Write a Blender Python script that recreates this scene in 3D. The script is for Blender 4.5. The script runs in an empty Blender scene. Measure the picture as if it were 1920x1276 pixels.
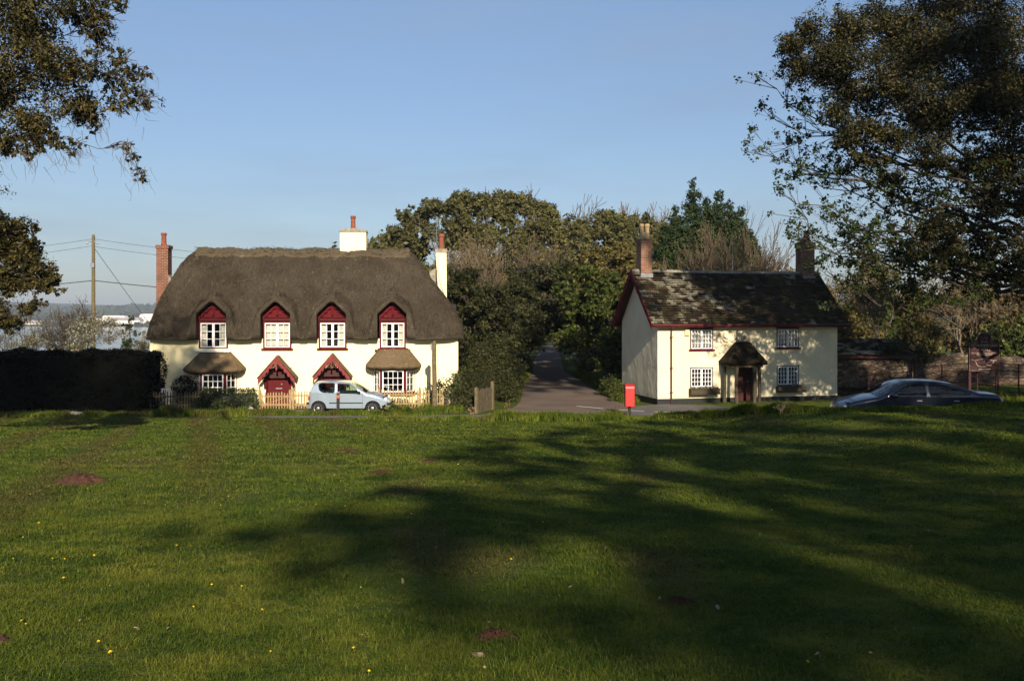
import bpy, math, random
import numpy as np
from mathutils import Vector, Matrix

# ------------------------------------------------------------------ camera, sky, sun, exposure
sc = bpy.context.scene
R = math.radians
cd = bpy.data.cameras.new('camera'); cam = bpy.data.objects.new('camera', cd)
sc.collection.objects.link(cam); sc.camera = cam
EYE = 3.9
cam.location = (0, 0, EYE); cam.rotation_euler = (R(90), 0, 0)
cd.sensor_width = 36; cd.lens = 31.875; cd.shift_y = -40/1920; cd.clip_end = 20000; cd.clip_start = 0.1

SUN_EL, SUN_AZ = R(25), R(10.5)            # azimuth: degrees the sun stands to the right of straight behind the camera
world = bpy.data.worlds.new('World'); sc.world = world; world.use_nodes = True
wn = world.node_tree; bg = wn.nodes['Background']
sky = wn.nodes.new('ShaderNodeTexSky'); sky.sky_type = 'NISHITA'; sky.sun_disc = False
sky.sun_elevation = SUN_EL; sky.sun_rotation = R(180) - SUN_AZ
sky.air_density = 1.0; sky.dust_density = 0.3; sky.ozone_density = 1.5; sky.altitude = 0
# thin high cloud veils in the real sky, a little whiter than the blue
tcw = wn.nodes.new('ShaderNodeTexCoord'); mpw = wn.nodes.new('ShaderNodeMapping'); mpw.inputs['Scale'].default_value = (1.2, 1.2, 7)
mpw.inputs['Rotation'].default_value = (0.12, -0.1, 0.3)
nzw = wn.nodes.new('ShaderNodeTexNoise'); nzw.inputs['Scale'].default_value = 1.6; nzw.inputs['Detail'].default_value = 6; nzw.inputs['Roughness'].default_value = .55
crw = wn.nodes.new('ShaderNodeValToRGB'); crw.color_ramp.elements[0].position = .48; crw.color_ramp.elements[1].position = .85
crw.color_ramp.elements[1].color = (.5, .5, .5, 1)
mxw = wn.nodes.new('ShaderNodeMixRGB'); mxw.inputs['Color2'].default_value = (3.0, 3.5, 4.2, 1)
L = wn.links.new
L(tcw.outputs['Generated'], mpw.inputs['Vector']); L(mpw.outputs[0], nzw.inputs['Vector']); L(nzw.outputs[0], crw.inputs[0])
L(crw.outputs[0], mxw.inputs['Fac']); L(sky.outputs[0], mxw.inputs['Color1']); spw = wn.nodes.new('ShaderNodeSeparateXYZ'); hzr = wn.nodes.new('ShaderNodeValToRGB'); mlw = wn.nodes.new('ShaderNodeMixRGB'); mlw.blend_type = 'MULTIPLY'; mlw.inputs[0].default_value = 1
hzr.color_ramp.elements[0].position = 0.0; hzr.color_ramp.elements[0].color = (.62, .64, .72, 1); hzr.color_ramp.elements[1].position = .33; hzr.color_ramp.elements[1].color = (1.06, 1.10, 1.18, 1)
L(tcw.outputs['Generated'], spw.inputs[0]); L(spw.outputs[2], hzr.inputs[0]); L(mxw.outputs[0], mlw.inputs[1]); L(hzr.outputs[0], mlw.inputs[2]); L(mlw.outputs[0], bg.inputs['Color'])
bg.inputs['Strength'].default_value = 0.056

sd = bpy.data.lights.new('sun', 'SUN'); sd.energy = 5.0; sd.angle = R(0.7); sd.color = (1.0, 0.87, 0.68)
so = bpy.data.objects.new('sun', sd); sc.collection.objects.link(so)
LD = Vector((-math.sin(SUN_AZ)*math.cos(SUN_EL), math.cos(SUN_AZ)*math.cos(SUN_EL), -math.sin(SUN_EL)))
so.rotation_euler = LD.to_track_quat('-Z', 'Y').to_euler(); so.location = (20, -60, 50)

vs = sc.view_settings; vs.view_transform = 'Standard'; vs.look = 'None'; vs.gamma = 1; vs.exposure = 0.95
sc.cycles.max_bounces = 5; sc.cycles.diffuse_bounces = 2; sc.cycles.glossy_bounces = 2; sc.cycles.transparent_max_bounces = 12
sc.cycles.transmission_bounces = 3; sc.cycles.volume_bounces = 0
sc.cycles.use_adaptive_sampling = True; sc.cycles.adaptive_threshold = 0.02

# ------------------------------------------------------------------ helpers
COL = sc.collection
def link(o, parent=None):
    COL.objects.link(o)
    if parent is not None: o.parent = parent
    return o
def tag(o, label=None, cat=None, group=None, kind=None):
    if label: o['label'] = label
    if cat: o['category'] = cat
    if group: o['group'] = group
    if kind: o['kind'] = kind
    return o
def thing(name, label, cat, loc=(0, 0, 0), rz=0, group=None):
    o = bpy.data.objects.new(name, None); o.empty_display_size = .3
    link(o); o.location = loc; o.rotation_euler = (0, 0, rz)
    return tag(o, label, cat, group)
def mesh_np(name, V, F, mat=None, parent=None, smooth=False, matids=None):
    """V (n,3), F (m,k) uniform face size -> linked object"""
    V = np.asarray(V, dtype=np.float32); F = np.asarray(F, dtype=np.int32)
    me = bpy.data.meshes.new(name); m, k = F.shape
    me.vertices.add(len(V)); me.vertices.foreach_set('co', V.ravel())
    me.loops.add(m*k); me.loops.foreach_set('vertex_index', F.ravel())
    me.polygons.add(m); me.polygons.foreach_set('loop_start', np.arange(0, m*k, k, dtype=np.int32))
    me.polygons.foreach_set('loop_total', np.full(m, k, dtype=np.int32))
    if smooth: me.polygons.foreach_set('use_smooth', np.ones(m, dtype=bool))
    me.update(calc_edges=True)
    if mat: me.materials.append(mat)
    return link(bpy.data.objects.new(name, me), parent)
class MB:
    def __init__(s, M=None): s.v = []; s.f = []; s.M = M
    def add(s, vs, fs):
        n = len(s.v)
        s.v += [tuple(s.M @ Vector(v)) for v in vs] if s.M else [tuple(v) for v in vs]
        s.f += [tuple(i+n for i in f) for f in fs]
        return s
    def box(s, x0, x1, y0, y1, z0, z1):
        return s.add([(x, y, z) for z in (z0, z1) for y in (y0, y1) for x in (x0, x1)],
                     [(0, 2, 3, 1), (4, 5, 7, 6), (0, 1, 5, 4), (2, 6, 7, 3), (0, 4, 6, 2), (1, 3, 7, 5)])
    def tube(s, pts, r, n=8, cap=True):
        pts = [Vector(p) for p in pts]; rs = r if hasattr(r, '__len__') else [r]*len(pts)
        vs = []; 
        for i, p in enumerate(pts):
            d = (pts[min(i+1, len(pts)-1)] - pts[max(i-1, 0)]).normalized()
            a = d.cross(Vector((0, 0, 1))) if abs(d.z) < .95 else d.cross(Vector((1, 0, 0)))
            a.normalize(); b = d.cross(a)
            for k in range(n):
                t = 2*math.pi*k/n; vs.append(p + (a*math.cos(t) + b*math.sin(t))*rs[i])
        fs = [(i*n+k, i*n+(k+1) % n, (i+1)*n+(k+1) % n, (i+1)*n+k) for i in range(len(pts)-1) for k in range(n)]
        if cap: fs += [tuple(range(n))[::-1], tuple(range((len(pts)-1)*n, len(pts)*n))]
        return s.add(vs, fs)
    def lathe(s, prof, c=(0, 0, 0), n=16, axis='z'):
        vs = []
        for r, h in prof:
            for k in range(n):
                t = 2*math.pi*k/n
                if axis == 'z': vs.append((c[0]+r*math.cos(t), c[1]+r*math.sin(t), c[2]+h))
                else: vs.append((c[0]+r*math.cos(t), c[1]+h, c[2]+r*math.sin(t)))
        fs = [(i*n+k, i*n+(k+1) % n, (i+1)*n+(k+1) % n, (i+1)*n+k) for i in range(len(prof)-1) for k in range(n)]
        fs += [tuple(range(n))[::-1], tuple(range((len(prof)-1)*n, len(prof)*n))]
        return s.add(vs, fs)
    def prism(s, poly, a0, a1, axis='y'):
        """polygon in the plane across axis, extruded a0..a1"""
        def P(u, w, a): return {'y': (u, a, w), 'x': (a, u, w), 'z': (u, w, a)}[axis]
        n = len(poly); vs = [P(u, w, a0) for u, w in poly] + [P(u, w, a1) for u, w in poly]
        return s.add(vs, [tuple(range(n)), tuple(range(n, 2*n))[::-1]] + [(i, i+n, (i+1) % n+n, (i+1) % n) for i in range(n)])
    def build(s, name, mat, parent=None, smooth=False, bevel=0, label=None):
        me = bpy.data.meshes.new(name); me.from_pydata(s.v, [], s.f)
        import bmesh
        b = bmesh.new(); b.from_mesh(me); bmesh.ops.recalc_face_normals(b, faces=b.faces); b.to_mesh(me); b.free()
        if smooth: me.polygons.foreach_set('use_smooth', np.ones(len(me.polygons), dtype=bool))
        me.materials.append(mat)
        o = link(bpy.data.objects.new(name, me), parent)
        if bevel:
            m = o.modifiers.new('bevel', 'BEVEL'); m.width = bevel; m.segments = 2; m.limit_method = 'ANGLE'
        if label: o['label'] = label
        return o

# ------------------------------------------------------------------ materials
class NT:
    def __init__(s, name, rough=.8, spec=.3):
        s.m = bpy.data.materials.new(name); s.m.use_nodes = True; s.t = s.m.node_tree
        s.b = s.t.nodes['Principled BSDF']; s.b.inputs['Roughness'].default_value = rough
        s.b.inputs['Specular IOR Level'].default_value = spec; s.pos = None
    def n(s, ty, **kw):
        o = s.t.nodes.new(ty)
        for k, v in kw.items():
            if k in o.inputs.keys(): o.inputs[k].default_value = v
            else: setattr(o, k, v)
        return o
    def l(s, a, b): s.t.links.new(a, b)
    def P(s, scale=(1, 1, 1), obj=False):
        tc = s.n('ShaderNodeTexCoord') if obj else s.n('ShaderNodeNewGeometry')
        mp = s.n('ShaderNodeMapping'); mp.inputs['Scale'].default_value = scale
        s.l(tc.outputs['Object' if obj else 'Position'], mp.inputs['Vector']); return mp.outputs[0]
    def noise(s, scale, detail=4, rough=.55, vec=None, sc3=(1, 1, 1), obj=False):
        q = s.n('ShaderNodeTexNoise', Scale=scale, Detail=detail, Roughness=rough)
        s.l(vec if vec is not None else s.P(sc3, obj), q.inputs['Vector']); return q.outputs[0]
    def ramp(s, fac, stops):
        r = s.n('ShaderNodeValToRGB'); e = r.color_ramp.elements
        while len(e) < len(stops): e.new(.5)
        for i, (p, c) in enumerate(stops):
            e[i].position = p; e[i].color = (c, c, c, 1) if not hasattr(c, '__len__') else (*c, 1)
        s.l(fac, r.inputs[0]); return r.outputs[0]
    def mix(s, f, a, b, mode='MIX'):
        q = s.n('ShaderNodeMixRGB', blend_type=mode)
        for i, v in ((0, f), (1, a), (2, b)):
            if hasattr(v, 'is_linked') or isinstance(v, bpy.types.NodeSocket): s.l(v, q.inputs[i])
            elif i == 0: q.inputs[0].default_value = v
            else: q.inputs[i].default_value = (*v, 1)
        return q.outputs[0]
    def base(s, c):
        if isinstance(c, bpy.types.NodeSocket): s.l(c, s.b.inputs['Base Color'])
        else: s.b.inputs['Base Color'].default_value = (*c, 1)
        return s
    def bump(s, h, strength=.4, dist=.02):
        q = s.n('ShaderNodeBump'); q.inputs['Strength'].default_value = strength; q.inputs['Distance'].default_value = dist
        s.l(h, q.inputs['Height']); s.l(q.outputs[0], s.b.inputs['Normal']); return s
MT = {}
def simple(name, col, rough=.7, var=.25, nscale=6, bump=.2, spec=.3, metal=0, dist=.01):
    q = NT(name, rough, spec); nz = q.noise(nscale, 5)
    lo = tuple(c*(1-var) for c in col); hi = tuple(min(1, c*(1+var)) for c in col)
    q.base(q.ramp(nz, [(.3, lo), (.7, hi)]))
    if bump: q.bump(q.noise(nscale*4, 3), bump, dist)
    q.b.inputs['Metallic'].default_value = metal
    MT[name] = q.m; return q.m
def render_wall(name, col, dirt):
    q = NT(name, .9, .1)
    n1 = q.noise(.9, 6, .6); n2 = q.noise(7, 5, .6)
    c = q.mix(q.ramp(n1, [(.35, 0), (.75, .55)]), col, dirt)
    c = q.mix(q.ramp(n2, [(.5, 0), (.8, .22)]), c, dirt)
    # splash-back grime near the foot of the wall
    g = q.n('ShaderNodeNewGeometry'); sp = q.n('ShaderNodeSeparateXYZ'); q.l(g.outputs['Position'], sp.inputs[0])
    ad = q.n('ShaderNodeMath', operation='ADD'); q.l(sp.outputs[2], ad.inputs[0]); q.l(n2, ad.inputs[1])
    c = q.mix(q.ramp(ad.outputs[0], [(.6, .35), (1.0, 0)]), c, tuple(x*.55 for x in dirt))
    q.base(c)
    hs = q.n('ShaderNodeMath', operation='ADD'); q.l(q.noise(1.6, 3), hs.inputs[0])
    k = q.n('ShaderNodeMath', operation='MULTIPLY'); q.l(q.noise(22, 5), k.inputs[0]); k.inputs[1].default_value = .12; q.l(k.outputs[0], hs.inputs[1])
    q.bump(hs.outputs[0], .6, .08); MT[name] = q.m; return q.m
render_wall('cream_wall', (.88, .785, .47), (.72, .62, .40))
render_wall('buff_wall', (.70, .62, .43), (.50, .44, .31))
simple('red_paint', (.085, .005, .008), .75, .3, 8, .2, .12)
simple('board_red', (.17, .035, .035), .75, .3, 8, .2, .12)
simple('red_gloss', (.075, .004, .006), .6, .2, 4, .1, .15)
simple('dark_red', (.038, .006, .006), .55, .3, 6, .1)
simple('white_paint', (.72, .72, .74), .5, .08, 10, .05)
simple('curtain', (.62, .60, .52), .95, .2, 14, .4)
simple('black_paint', (.012, .012, .013), .6, .3, 5, .2)
simple('terracotta', (.19, .055, .03), .85, .3, 7, .3)
simple('buff_pot', (.36, .26, .14), .85, .25, 9, .3)
simple('cement', (.22, .20, .16), .9, .35, 9, .5)
simple('lead', (.16, .17, .18), .55, .2, 6, .2)
simple('old_wood', (.055, .042, .027), .9, .4, 14, .6)
simple('picket_wood', (.26, .18, .085), .85, .35, 9, .4)
simple('grey_post', (.11, .085, .045), .9, .35, 9, .5)
simple('bark', (.065, .052, .038), .95, .4, 9, .8, dist=.03)
simple('pale_bark', (.13, .10, .07), .95, .35, 8, .6)
simple('fence_board', (.075, .060, .034), .95, .4, 7, .5)
simple('twig', (.085, .062, .040), .95, .4, 1.2, 0)
simple('twig_red', (.13, .075, .040), .95, .35, 1.2, 0)
simple('metal_grey', (.25, .26, .27), .4, .2, 8, .05, metal=.6)
simple('wire', (.03, .03, .035), .6, .1, 8, 0)
simple('rubber', (.012, .012, .012), .8, .2, 12, .1)
simple('interior', (.02, .02, .022), .95, .2, 12, .1)
simple('seat_cloth', (.06, .06, .07), .95, .2, 12, .1)
simple('alloy', (.55, .56, .58), .3, .1, 12, .02, metal=.8)
simple('lamp_white', (.55, .58, .6), .15, .1, 30, .02, .6)
simple('lamp_red', (.25, .01, .01), .2, .1, 30, .02, .6)
simple('postbox_red', (.38, .010, .007), .42, .2, 4, .03, .5)
simple('soil', (.085, .036, .020), .95, .45, 14, 1.0, dist=.05)
simple('rock', (.36, .32, .25), .9, .3, 5, .7, dist=.04)
simple('dry_leaf', (.24, .18, .11), .9, .25, 8, .4)
simple('dandelion_yellow', (.75, .55, .03), .7, .15, 40, .1)
simple('green_stem', (.07, .12, .025), .7, .3, 8, 0)
simple('gutter_red', (.07, .008, .008), .45, .2, 6, .05)
simple('white_plastic', (.75, .75, .78), .4, .05, 6, .02)
simple('alarm_cream', (.60, .50, .30), .5, .1, 6, .02)
simple('far_white', (.75, .70, .66), .8, .12, .2, 0)
simple('far_slate', (.25, .22, .21), .8, .2, .2, 0)
simple('sign_red', (.032, .004, .005), .45, .15, 5, .05)
simple('sign_letter', (.42, .33, .26), .6, .2, 20, .02)
simple('sign_rim', (.22, .16, .12), .6, .2, 20, .02)
simple('bollard_orange', (.45, .10, .03), .5, .2, 20, .05)
simple('white_line', (.55, .55, .52), .8, .4, 16, .2)

def glass(name, dark=.10, tint=(.9, .95, .95)):
    m = bpy.data.materials.new(name); m.use_nodes = True; t = m.node_tree; t.nodes.clear()
    o = t.nodes.new('ShaderNodeOutputMaterial'); tr = t.nodes.new('ShaderNodeBsdfTransparent'); tr.inputs[0].default_value = (*tint, 1)
    gl = t.nodes.new('ShaderNodeBsdfGlossy'); gl.inputs['Roughness'].default_value = .03
    fr = t.nodes.new('ShaderNodeFresnel'); fr.inputs[0].default_value = 1.5
    mx = t.nodes.new('ShaderNodeMixShader'); t.links.new(fr.outputs[0], mx.inputs[0]); t.links.new(tr.outputs[0], mx.inputs[1]); t.links.new(gl.outputs[0], mx.inputs[2])
    t.links.new(mx.outputs[0], o.inputs[0]); MT[name] = m
glass('glass', tint=(.8, .82, .82)); glass('car_glass', tint=(.42, .52, .46)); glass('dark_car_glass', tint=(.3, .34, .36))

def carpaint(name, col, metal=.5, rough=.32):
    q = NT(name, rough, .5); q.b.inputs['Metallic'].default_value = metal
    q.b.inputs['Coat Weight'].default_value = .6; q.b.inputs['Coat Roughness'].default_value = .08
    q.base(q.ramp(q.noise(3, 3), [(.3, tuple(c*.93 for c in col)), (.7, col)])); MT[name] = q.m
carpaint('silver_blue', (.36, .44, .54), .5, .30); carpaint('dark_blue_car', (.012, .018, .034), .35, .3)

def thatch(name, lo, hi, course=False):
    q = NT(name, .98, .05)
    n1 = q.noise(.8, 5, .6, obj=True); n2 = q.noise(38, 4, .7, sc3=(1, 1, .22), obj=True); n3 = q.noise(5, 4, .6, obj=True)
    c = q.mix(q.ramp(n1, [(.3, 0), (.75, 1)]), lo, hi)
    c = q.mix(q.ramp(n2, [(.35, .75), (.65, 0)]), c, tuple(x*.35 for x in lo))
    c = q.mix(q.ramp(n3, [(.62, 0), (.72, .5)]), c, tuple(min(1, x*1.7) for x in hi))
    c = q.mix(q.ramp(q.noise(26, 2, obj=True), [(.74, 0), (.77, .8)]), c, (.30, .27, .20))
    q.base(c)
    ad = q.n('ShaderNodeMath', operation='ADD'); q.l(n2, ad.inputs[0]); q.l(n3, ad.inputs[1]); q.bump(ad.outputs[0], .9, .06)
    MT[name] = q.m
thatch('thatch', (.050, .040, .029), (.105, .085, .062)); thatch('thatch_light', (.095, .075, .05), (.15, .12, .08))
thatch('thatch_bay', (.15, .105, .058), (.23, .165, .10))

def brick(name, c1, c2, mortar, scale=1.0):
    q = NT(name, .9, .15); tc = q.n('ShaderNodeTexCoord'); sp = q.n('ShaderNodeSeparateXYZ'); q.l(tc.outputs['Object'], sp.inputs[0])
    ad = q.n('ShaderNodeMath', operation='ADD'); q.l(sp.outputs[0], ad.inputs[0]); q.l(sp.outputs[1], ad.inputs[1])
    cb = q.n('ShaderNodeCombineXYZ'); q.l(ad.outputs[0], cb.inputs[0]); q.l(sp.outputs[2], cb.inputs[1])
    b = q.n('ShaderNodeTexBrick', Scale=1.0); b.inputs['Brick Width'].default_value = .23*scale; b.inputs['Row Height'].default_value = .078*scale
    b.inputs['Mortar Size'].default_value = .009*scale; b.inputs['Color1'].default_value = (*c1, 1); b.inputs['Color2'].default_value = (*c2, 1)
    b.inputs['Mortar'].default_value = (*mortar, 1); q.l(cb.outputs[0], b.inputs['Vector'])
    c = q.mix(q.ramp(q.noise(4, 5), [(.45, 0), (.8, .6)]), b.outputs[0], (.05, .04, .03)); q.base(c); q.bump(b.outputs['Fac'], -.5, .01); MT[name] = q.m
brick('brick', (.17, .05, .028), (.10, .03, .02), (.24, .19, .14)); brick('old_brick', (.15, .055, .035), (.22, .10, .06), (.22, .19, .15))

def slate_mat():
    q = NT('slate', .95, .04)
    g = q.n('ShaderNodeNewGeometry'); rp = g.outputs['Random Per Island']
    c = q.ramp(rp, [(0, (.028, .020, .013)), (.5, (.046, .032, .020)), (1, (.072, .050, .031))])
    moss = q.ramp(q.noise(2.2, 6, .65, obj=True), [(.48, 0), (.62, .9)])
    c = q.mix(moss, c, (.052, .048, .018))
    # lichen: blotches on single slates, thickest towards the left end
    tc = q.n('ShaderNodeTexCoord'); sp = q.n('ShaderNodeSeparateXYZ'); q.l(tc.outputs['Object'], sp.inputs[0])
    mr = q.n('ShaderNodeMapRange'); mr.inputs['From Min'].default_value = -0.4; mr.inputs['From Max'].default_value = 6.5
    mr.inputs['To Min'].default_value = -.20; mr.inputs['To Max'].default_value = -.38; q.l(sp.outputs[0], mr.inputs[0])
    ad = q.n('ShaderNodeMath', operation='ADD'); q.l(mr.outputs[0], ad.inputs[0]); q.l(q.noise(1.1, 3, obj=True), ad.inputs[1])
    a2 = q.n('ShaderNodeMath', operation='MULTIPLY'); q.l(rp, a2.inputs[0]); a2.inputs[1].default_value = .25
    a3 = q.n('ShaderNodeMath', operation='ADD'); q.l(ad.outputs[0], a3.inputs[0]); q.l(a2.outputs[0], a3.inputs[1])
    nl = q.n('ShaderNodeMath', operation='MULTIPLY'); q.l(q.noise(17, 4, .7, obj=True, sc3=(1, 1.6, 2.6)), nl.inputs[0]); nl.inputs[1].default_value = .8
    a4 = q.n('ShaderNodeMath', operation='ADD'); q.l(a3.outputs[0], a4.inputs[0]); q.l(nl.outputs[0], a4.inputs[1])
    c = q.mix(q.ramp(a4.outputs[0], [(.862, 0), (.885, .85)]), c, (.36, .32, .23))
    q.base(c); q.bump(q.noise(30, 4), .5, .01); MT['slate'] = q.m
slate_mat()
def porch_mat():
    q = NT('mossy_thatch', .95, .05); n1 = q.noise(6, 5, .6)
    c = q.ramp(n1, [(.3, (.014, .010, .007)), (.55, (.026, .020, .012)), (.75, (.036, .034, .014))]); q.base(c); q.bump(q.noise(25, 4), .9, .04); MT['mossy_thatch'] = q.m
porch_mat()
def stone_mat():
    q = NT('rubble_stone', .95, .1); v = q.P((1, 1, 2.0))
    vo = q.n('ShaderNodeTexVoronoi', Scale=3.4); vo.feature = 'F1'; q.l(v, vo.inputs['Vector'])
    ve = q.n('ShaderNodeTexVoronoi', Scale=3.4); ve.feature = 'DISTANCE_TO_EDGE'; q.l(v, ve.inputs['Vector'])
    hs = q.n('ShaderNodeSeparateColor'); q.l(vo.outputs['Color'], hs.inputs[0])
    c = q.ramp(hs.outputs[0], [(0, (.07, .045, .03)), (.5, (.11, .075, .055)), (1, (.17, .135, .105))])
    c = q.mix(q.ramp(ve.outputs['Distance'], [(.0, .8), (.06, 0)]), c, (.06, .045, .03))
    c = q.mix(q.ramp(q.noise(1.4, 5), [(.5, 0), (.7, .7)]), c, (.045, .045, .02)); q.base(c)
    q.bump(q.ramp(ve.outputs['Distance'], [(0, 0), (.12, 1)]), .9, .05); MT['rubble_stone'] = q.m
stone_mat()

def leafmat(name, c1, c2, c3, trans=.25, rough=.55, clump=.35):
    q = NT(name, rough, .10)
    g = q.n('ShaderNodeNewGeometry'); c = q.ramp(g.outputs['Random Per Island'], [(0, c1), (.6, c2), (1, c3)])
    c = q.mix(q.ramp(q.noise(clump, 4, .6), [(.35, .55), (.65, 0)]), c, tuple(x*.55 for x in c1)); q.base(c)
    if trans:
        tr = q.n('ShaderNodeBsdfTranslucent'); q.l(c, tr.inputs[0]); mx = q.n('ShaderNodeMixShader'); mx.inputs[0].default_value = trans
        q.l(q.b.outputs[0], mx.inputs[1]); q.l(tr.outputs[0], mx.inputs[2])
        q.l(mx.outputs[0], q.t.nodes['Material Output'].inputs[0])
    MT[name] = q.m
leafmat('leaf_oak', (.016, .018, .006), (.046, .040, .011), (.15, .11, .034), .12, .5, .8)
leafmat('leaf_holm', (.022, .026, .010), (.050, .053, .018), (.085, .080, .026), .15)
leafmat('leaf_evergreen', (.009, .012, .0045), (.027, .027, .010), (.12, .095, .032), .12, .5, .6)
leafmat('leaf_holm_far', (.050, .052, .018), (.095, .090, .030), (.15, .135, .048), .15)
leafmat('leaf_syc', (.022, .038, .008), (.045, .066, .013), (.09, .115, .028), .35)
leafmat('leaf_laurel', (.022, .036, .008), (.056, .074, .015), (.16, .155, .038), .2, .4)
leafmat('leaf_dark', (.013, .017, .006), (.036, .040, .013), (.085, .080, .026), .12)
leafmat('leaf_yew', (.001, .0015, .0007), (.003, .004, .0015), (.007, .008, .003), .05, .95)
leafmat('leaf_conifer', (.014, .028, .008), (.030, .048, .013), (.060, .076, .022), .12)
leafmat('leaf_scrub', (.075, .064, .020), (.14, .115, .034), (.22, .18, .06), .25)
leafmat('leaf_brown', (.075, .052, .020), (.14, .092, .034), (.21, .14, .055), .2)
leafmat('leaf_privet', (.022, .038, .010), (.050, .070, .018), (.14, .14, .060), .2)
leafmat('blossom', (.10, .10, .055), (.20, .19, .12), (.62, .60, .50), .2)
leafmat('far_foliage', (.030, .040, .022), (.045, .055, .028), (.065, .072, .036), .0, 1, .02)

# ------------------------------------------------------------------ terrain
def sm(x): x = np.clip(x, 0, 1); return x*x*(3-2*x)
YK = [-60, -20, 0, 5, 10, 16, 20, 24, 26.5, 28.5, 31, 34, 36, 2000]
ZK = [2.9, 2.6, 2.35, 1.95, 1.6, 1.15, .87, .6, .44, .32, .17, .03, 0, 0]
CX = [-1e4, 3, 4.9, 6.6, 7.8, 8.6, 9.4, 11.3, 13.35, 20, 1e4]
CY = [35.5, 35.5, 35, 33, 30, 28, 26.3, 26, 25.5, 25, 25]
CZ = [0, 0, .09, .35, .78, 1.03, 1.25, 1.30, 1.40, 1.6, 1.7]
def ground(X, Y):
    X = np.asarray(X, float); Y = np.asarray(Y, float)
    z1 = np.interp(Y, YK, ZK); yc = np.interp(X, CX, CY); zc = np.interp(X, CX, CZ)
    z1c = np.interp(yc, YK, ZK)
    front = z1 + (zc - z1c)*sm((Y-6)/(yc-6))
    zb = .64*sm((X-5.5)/4.0)*(1-.85*sm((Y-29)/8)*(1-sm((X-16)/3)))
    t = sm((Y-yc)/1.6)
    back = zc*(1-t) + zb*t
    z = np.where(Y < yc, front, back)
    und = .030*np.sin(X*.9+Y*.31)*np.sin(Y*.63-X*.2) + .018*np.sin(X*2.1-1.3*Y)*np.sin(Y*1.7+.6*X)
    z = z + und*sm((35-Y)/5)
    # the land falls to the estuary on the left, far behind the cottage
    D = np.clip((Y-75)/300, 0, 1); W = sm((-(X+8+.0*Y))/30)
    z = z - 12*sm(D)*W
    # bank to the right of the lane and woodland floor rising slowly behind
    z = z + .55*sm((X-(4.2+.02*(Y-50)))/2.5)*sm((Y-48)/4)*sm((13-X)/3)
    z = z + 3.0*sm((Y-160)/120)*sm((X+5)/20)
    # far shore: hills beyond the water
    far = sm((Y-1500)/1500)
    z = z + far*(58 + 16*np.sin(X/420+1.0) + 9*np.sin(X/170+.4) + 4*np.sin(X/60)) + sm((Y-1480)/60)*8
    return z
def gz(x, y): return float(ground(x, y))
def axis(pts):
    out = []
    for a, b, st in pts: out += list(np.arange(a, b, st))
    return np.array(out)
xs = axis([(-4000, -1000, 200), (-1000, -200, 50), (-200, -50, 10), (-50, -26, 2), (-26, 26, .25), (26, 50, 2), (50, 200, 10), (200, 1000, 50), (1000, 4001, 200)])
ys = axis([(-400, -60, 40), (-60, -4, 4), (-4, 54, .25), (54, 130, 2), (130, 400, 15), (400, 1400, 100), (1400, 3000, 25), (3000, 6001, 300)])
GX, GY = np.meshgrid(xs, ys); GZ = ground(GX, GY)
nx, ny = len(xs), len(ys)
idx = np.arange(nx*ny).reshape(ny, nx)
Fq = np.stack([idx[:-1, :-1], idx[:-1, 1:], idx[1:, 1:], idx[1:, :-1]], -1).reshape(-1, 4)

def grass_colour(q, blades=False):
    n1 = q.noise(.35, 5, .6); n2 = q.noise(1.7, 5, .65); n3 = q.noise(9, 4, .7)
    c = q.mix(q.ramp(n1, [(.35, 0), (.68, 1)]), (.066, .104, .008), (.146, .152, .018))
    c = q.mix(q.ramp(n2, [(.42, .9), (.58, 0)]), c, (.036, .068, .006))
    c = q.mix(q.ramp(n3, [(.58, 0), (.75, .6)]), c, (.150, .145, .034))
    # worn, brownish patches
    c = q.mix(q.ramp(q.noise(.55, 3, .5, sc3=(1, .35, 1)), [(.60, 0), (.70, .6)]), c, (.115, .085, .030))
    # faint mowing stripes on the left of the lawn
    g0 = q.n('ShaderNodeNewGeometry'); s0 = q.n('ShaderNodeSeparateXYZ'); q.l(g0.outputs['Position'], s0.inputs[0])
    def mth(op, a, b):
        m_ = q.n('ShaderNodeMath', operation=op)
        for i_, v_ in enumerate((a, b)):
            if isinstance(v_, bpy.types.NodeSocket): q.l(v_, m_.inputs[i_])
            elif v_ is not None: m_.inputs[i_].default_value = v_
        return m_.outputs[0]
    u0 = mth('ADD', mth('MULTIPLY', s0.outputs[0], .944), mth('MULTIPLY', s0.outputs[1], .331)); u0 = mth('ADD', u0, mth('MULTIPLY', n1, .8))
    st0 = mth('SINE', mth('MULTIPLY', u0, 2.6), None); msk = q.n('ShaderNodeMapRange'); q.l(s0.outputs[0], msk.inputs[0]); msk.inputs[1].default_value = -3; msk.inputs[2].default_value = -7
    f0 = mth('MULTIPLY', q.ramp(mth('ADD', mth('MULTIPLY', st0, .35), n2), [(.55, 0), (.85, .75)]), msk.outputs[0])
    c = q.mix(f0, c, (.080, .062, .018))
    if blades:
        g = q.n('ShaderNodeNewGeometry'); rp = g.outputs['Random Per Island']
        c = q.mix(q.ramp(rp, [(0, .0), (.72, .0), (.9, .55), (1, .9)]), c, (.16, .17, .045))
        c = q.mix(q.ramp(rp, [(0, .7), (.3, .0)]), c, (.035, .060, .008))
    else: c = q.mix(.5, c, (.030, .034, .008))
    return c
q = NT('lawn_ground', .95, .1); q.base(grass_colour(q)); q.bump(q.noise(14, 4), .8, .06); MT['lawn_ground'] = q.m
q = NT('grass_blades', .7, .05); cc = grass_colour(q, True); q.base(cc)
tr = q.n('ShaderNodeBsdfTranslucent'); q.l(cc, tr.inputs[0]); mx = q.n('ShaderNodeMixShader'); mx.inputs[0].default_value = .25
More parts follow.
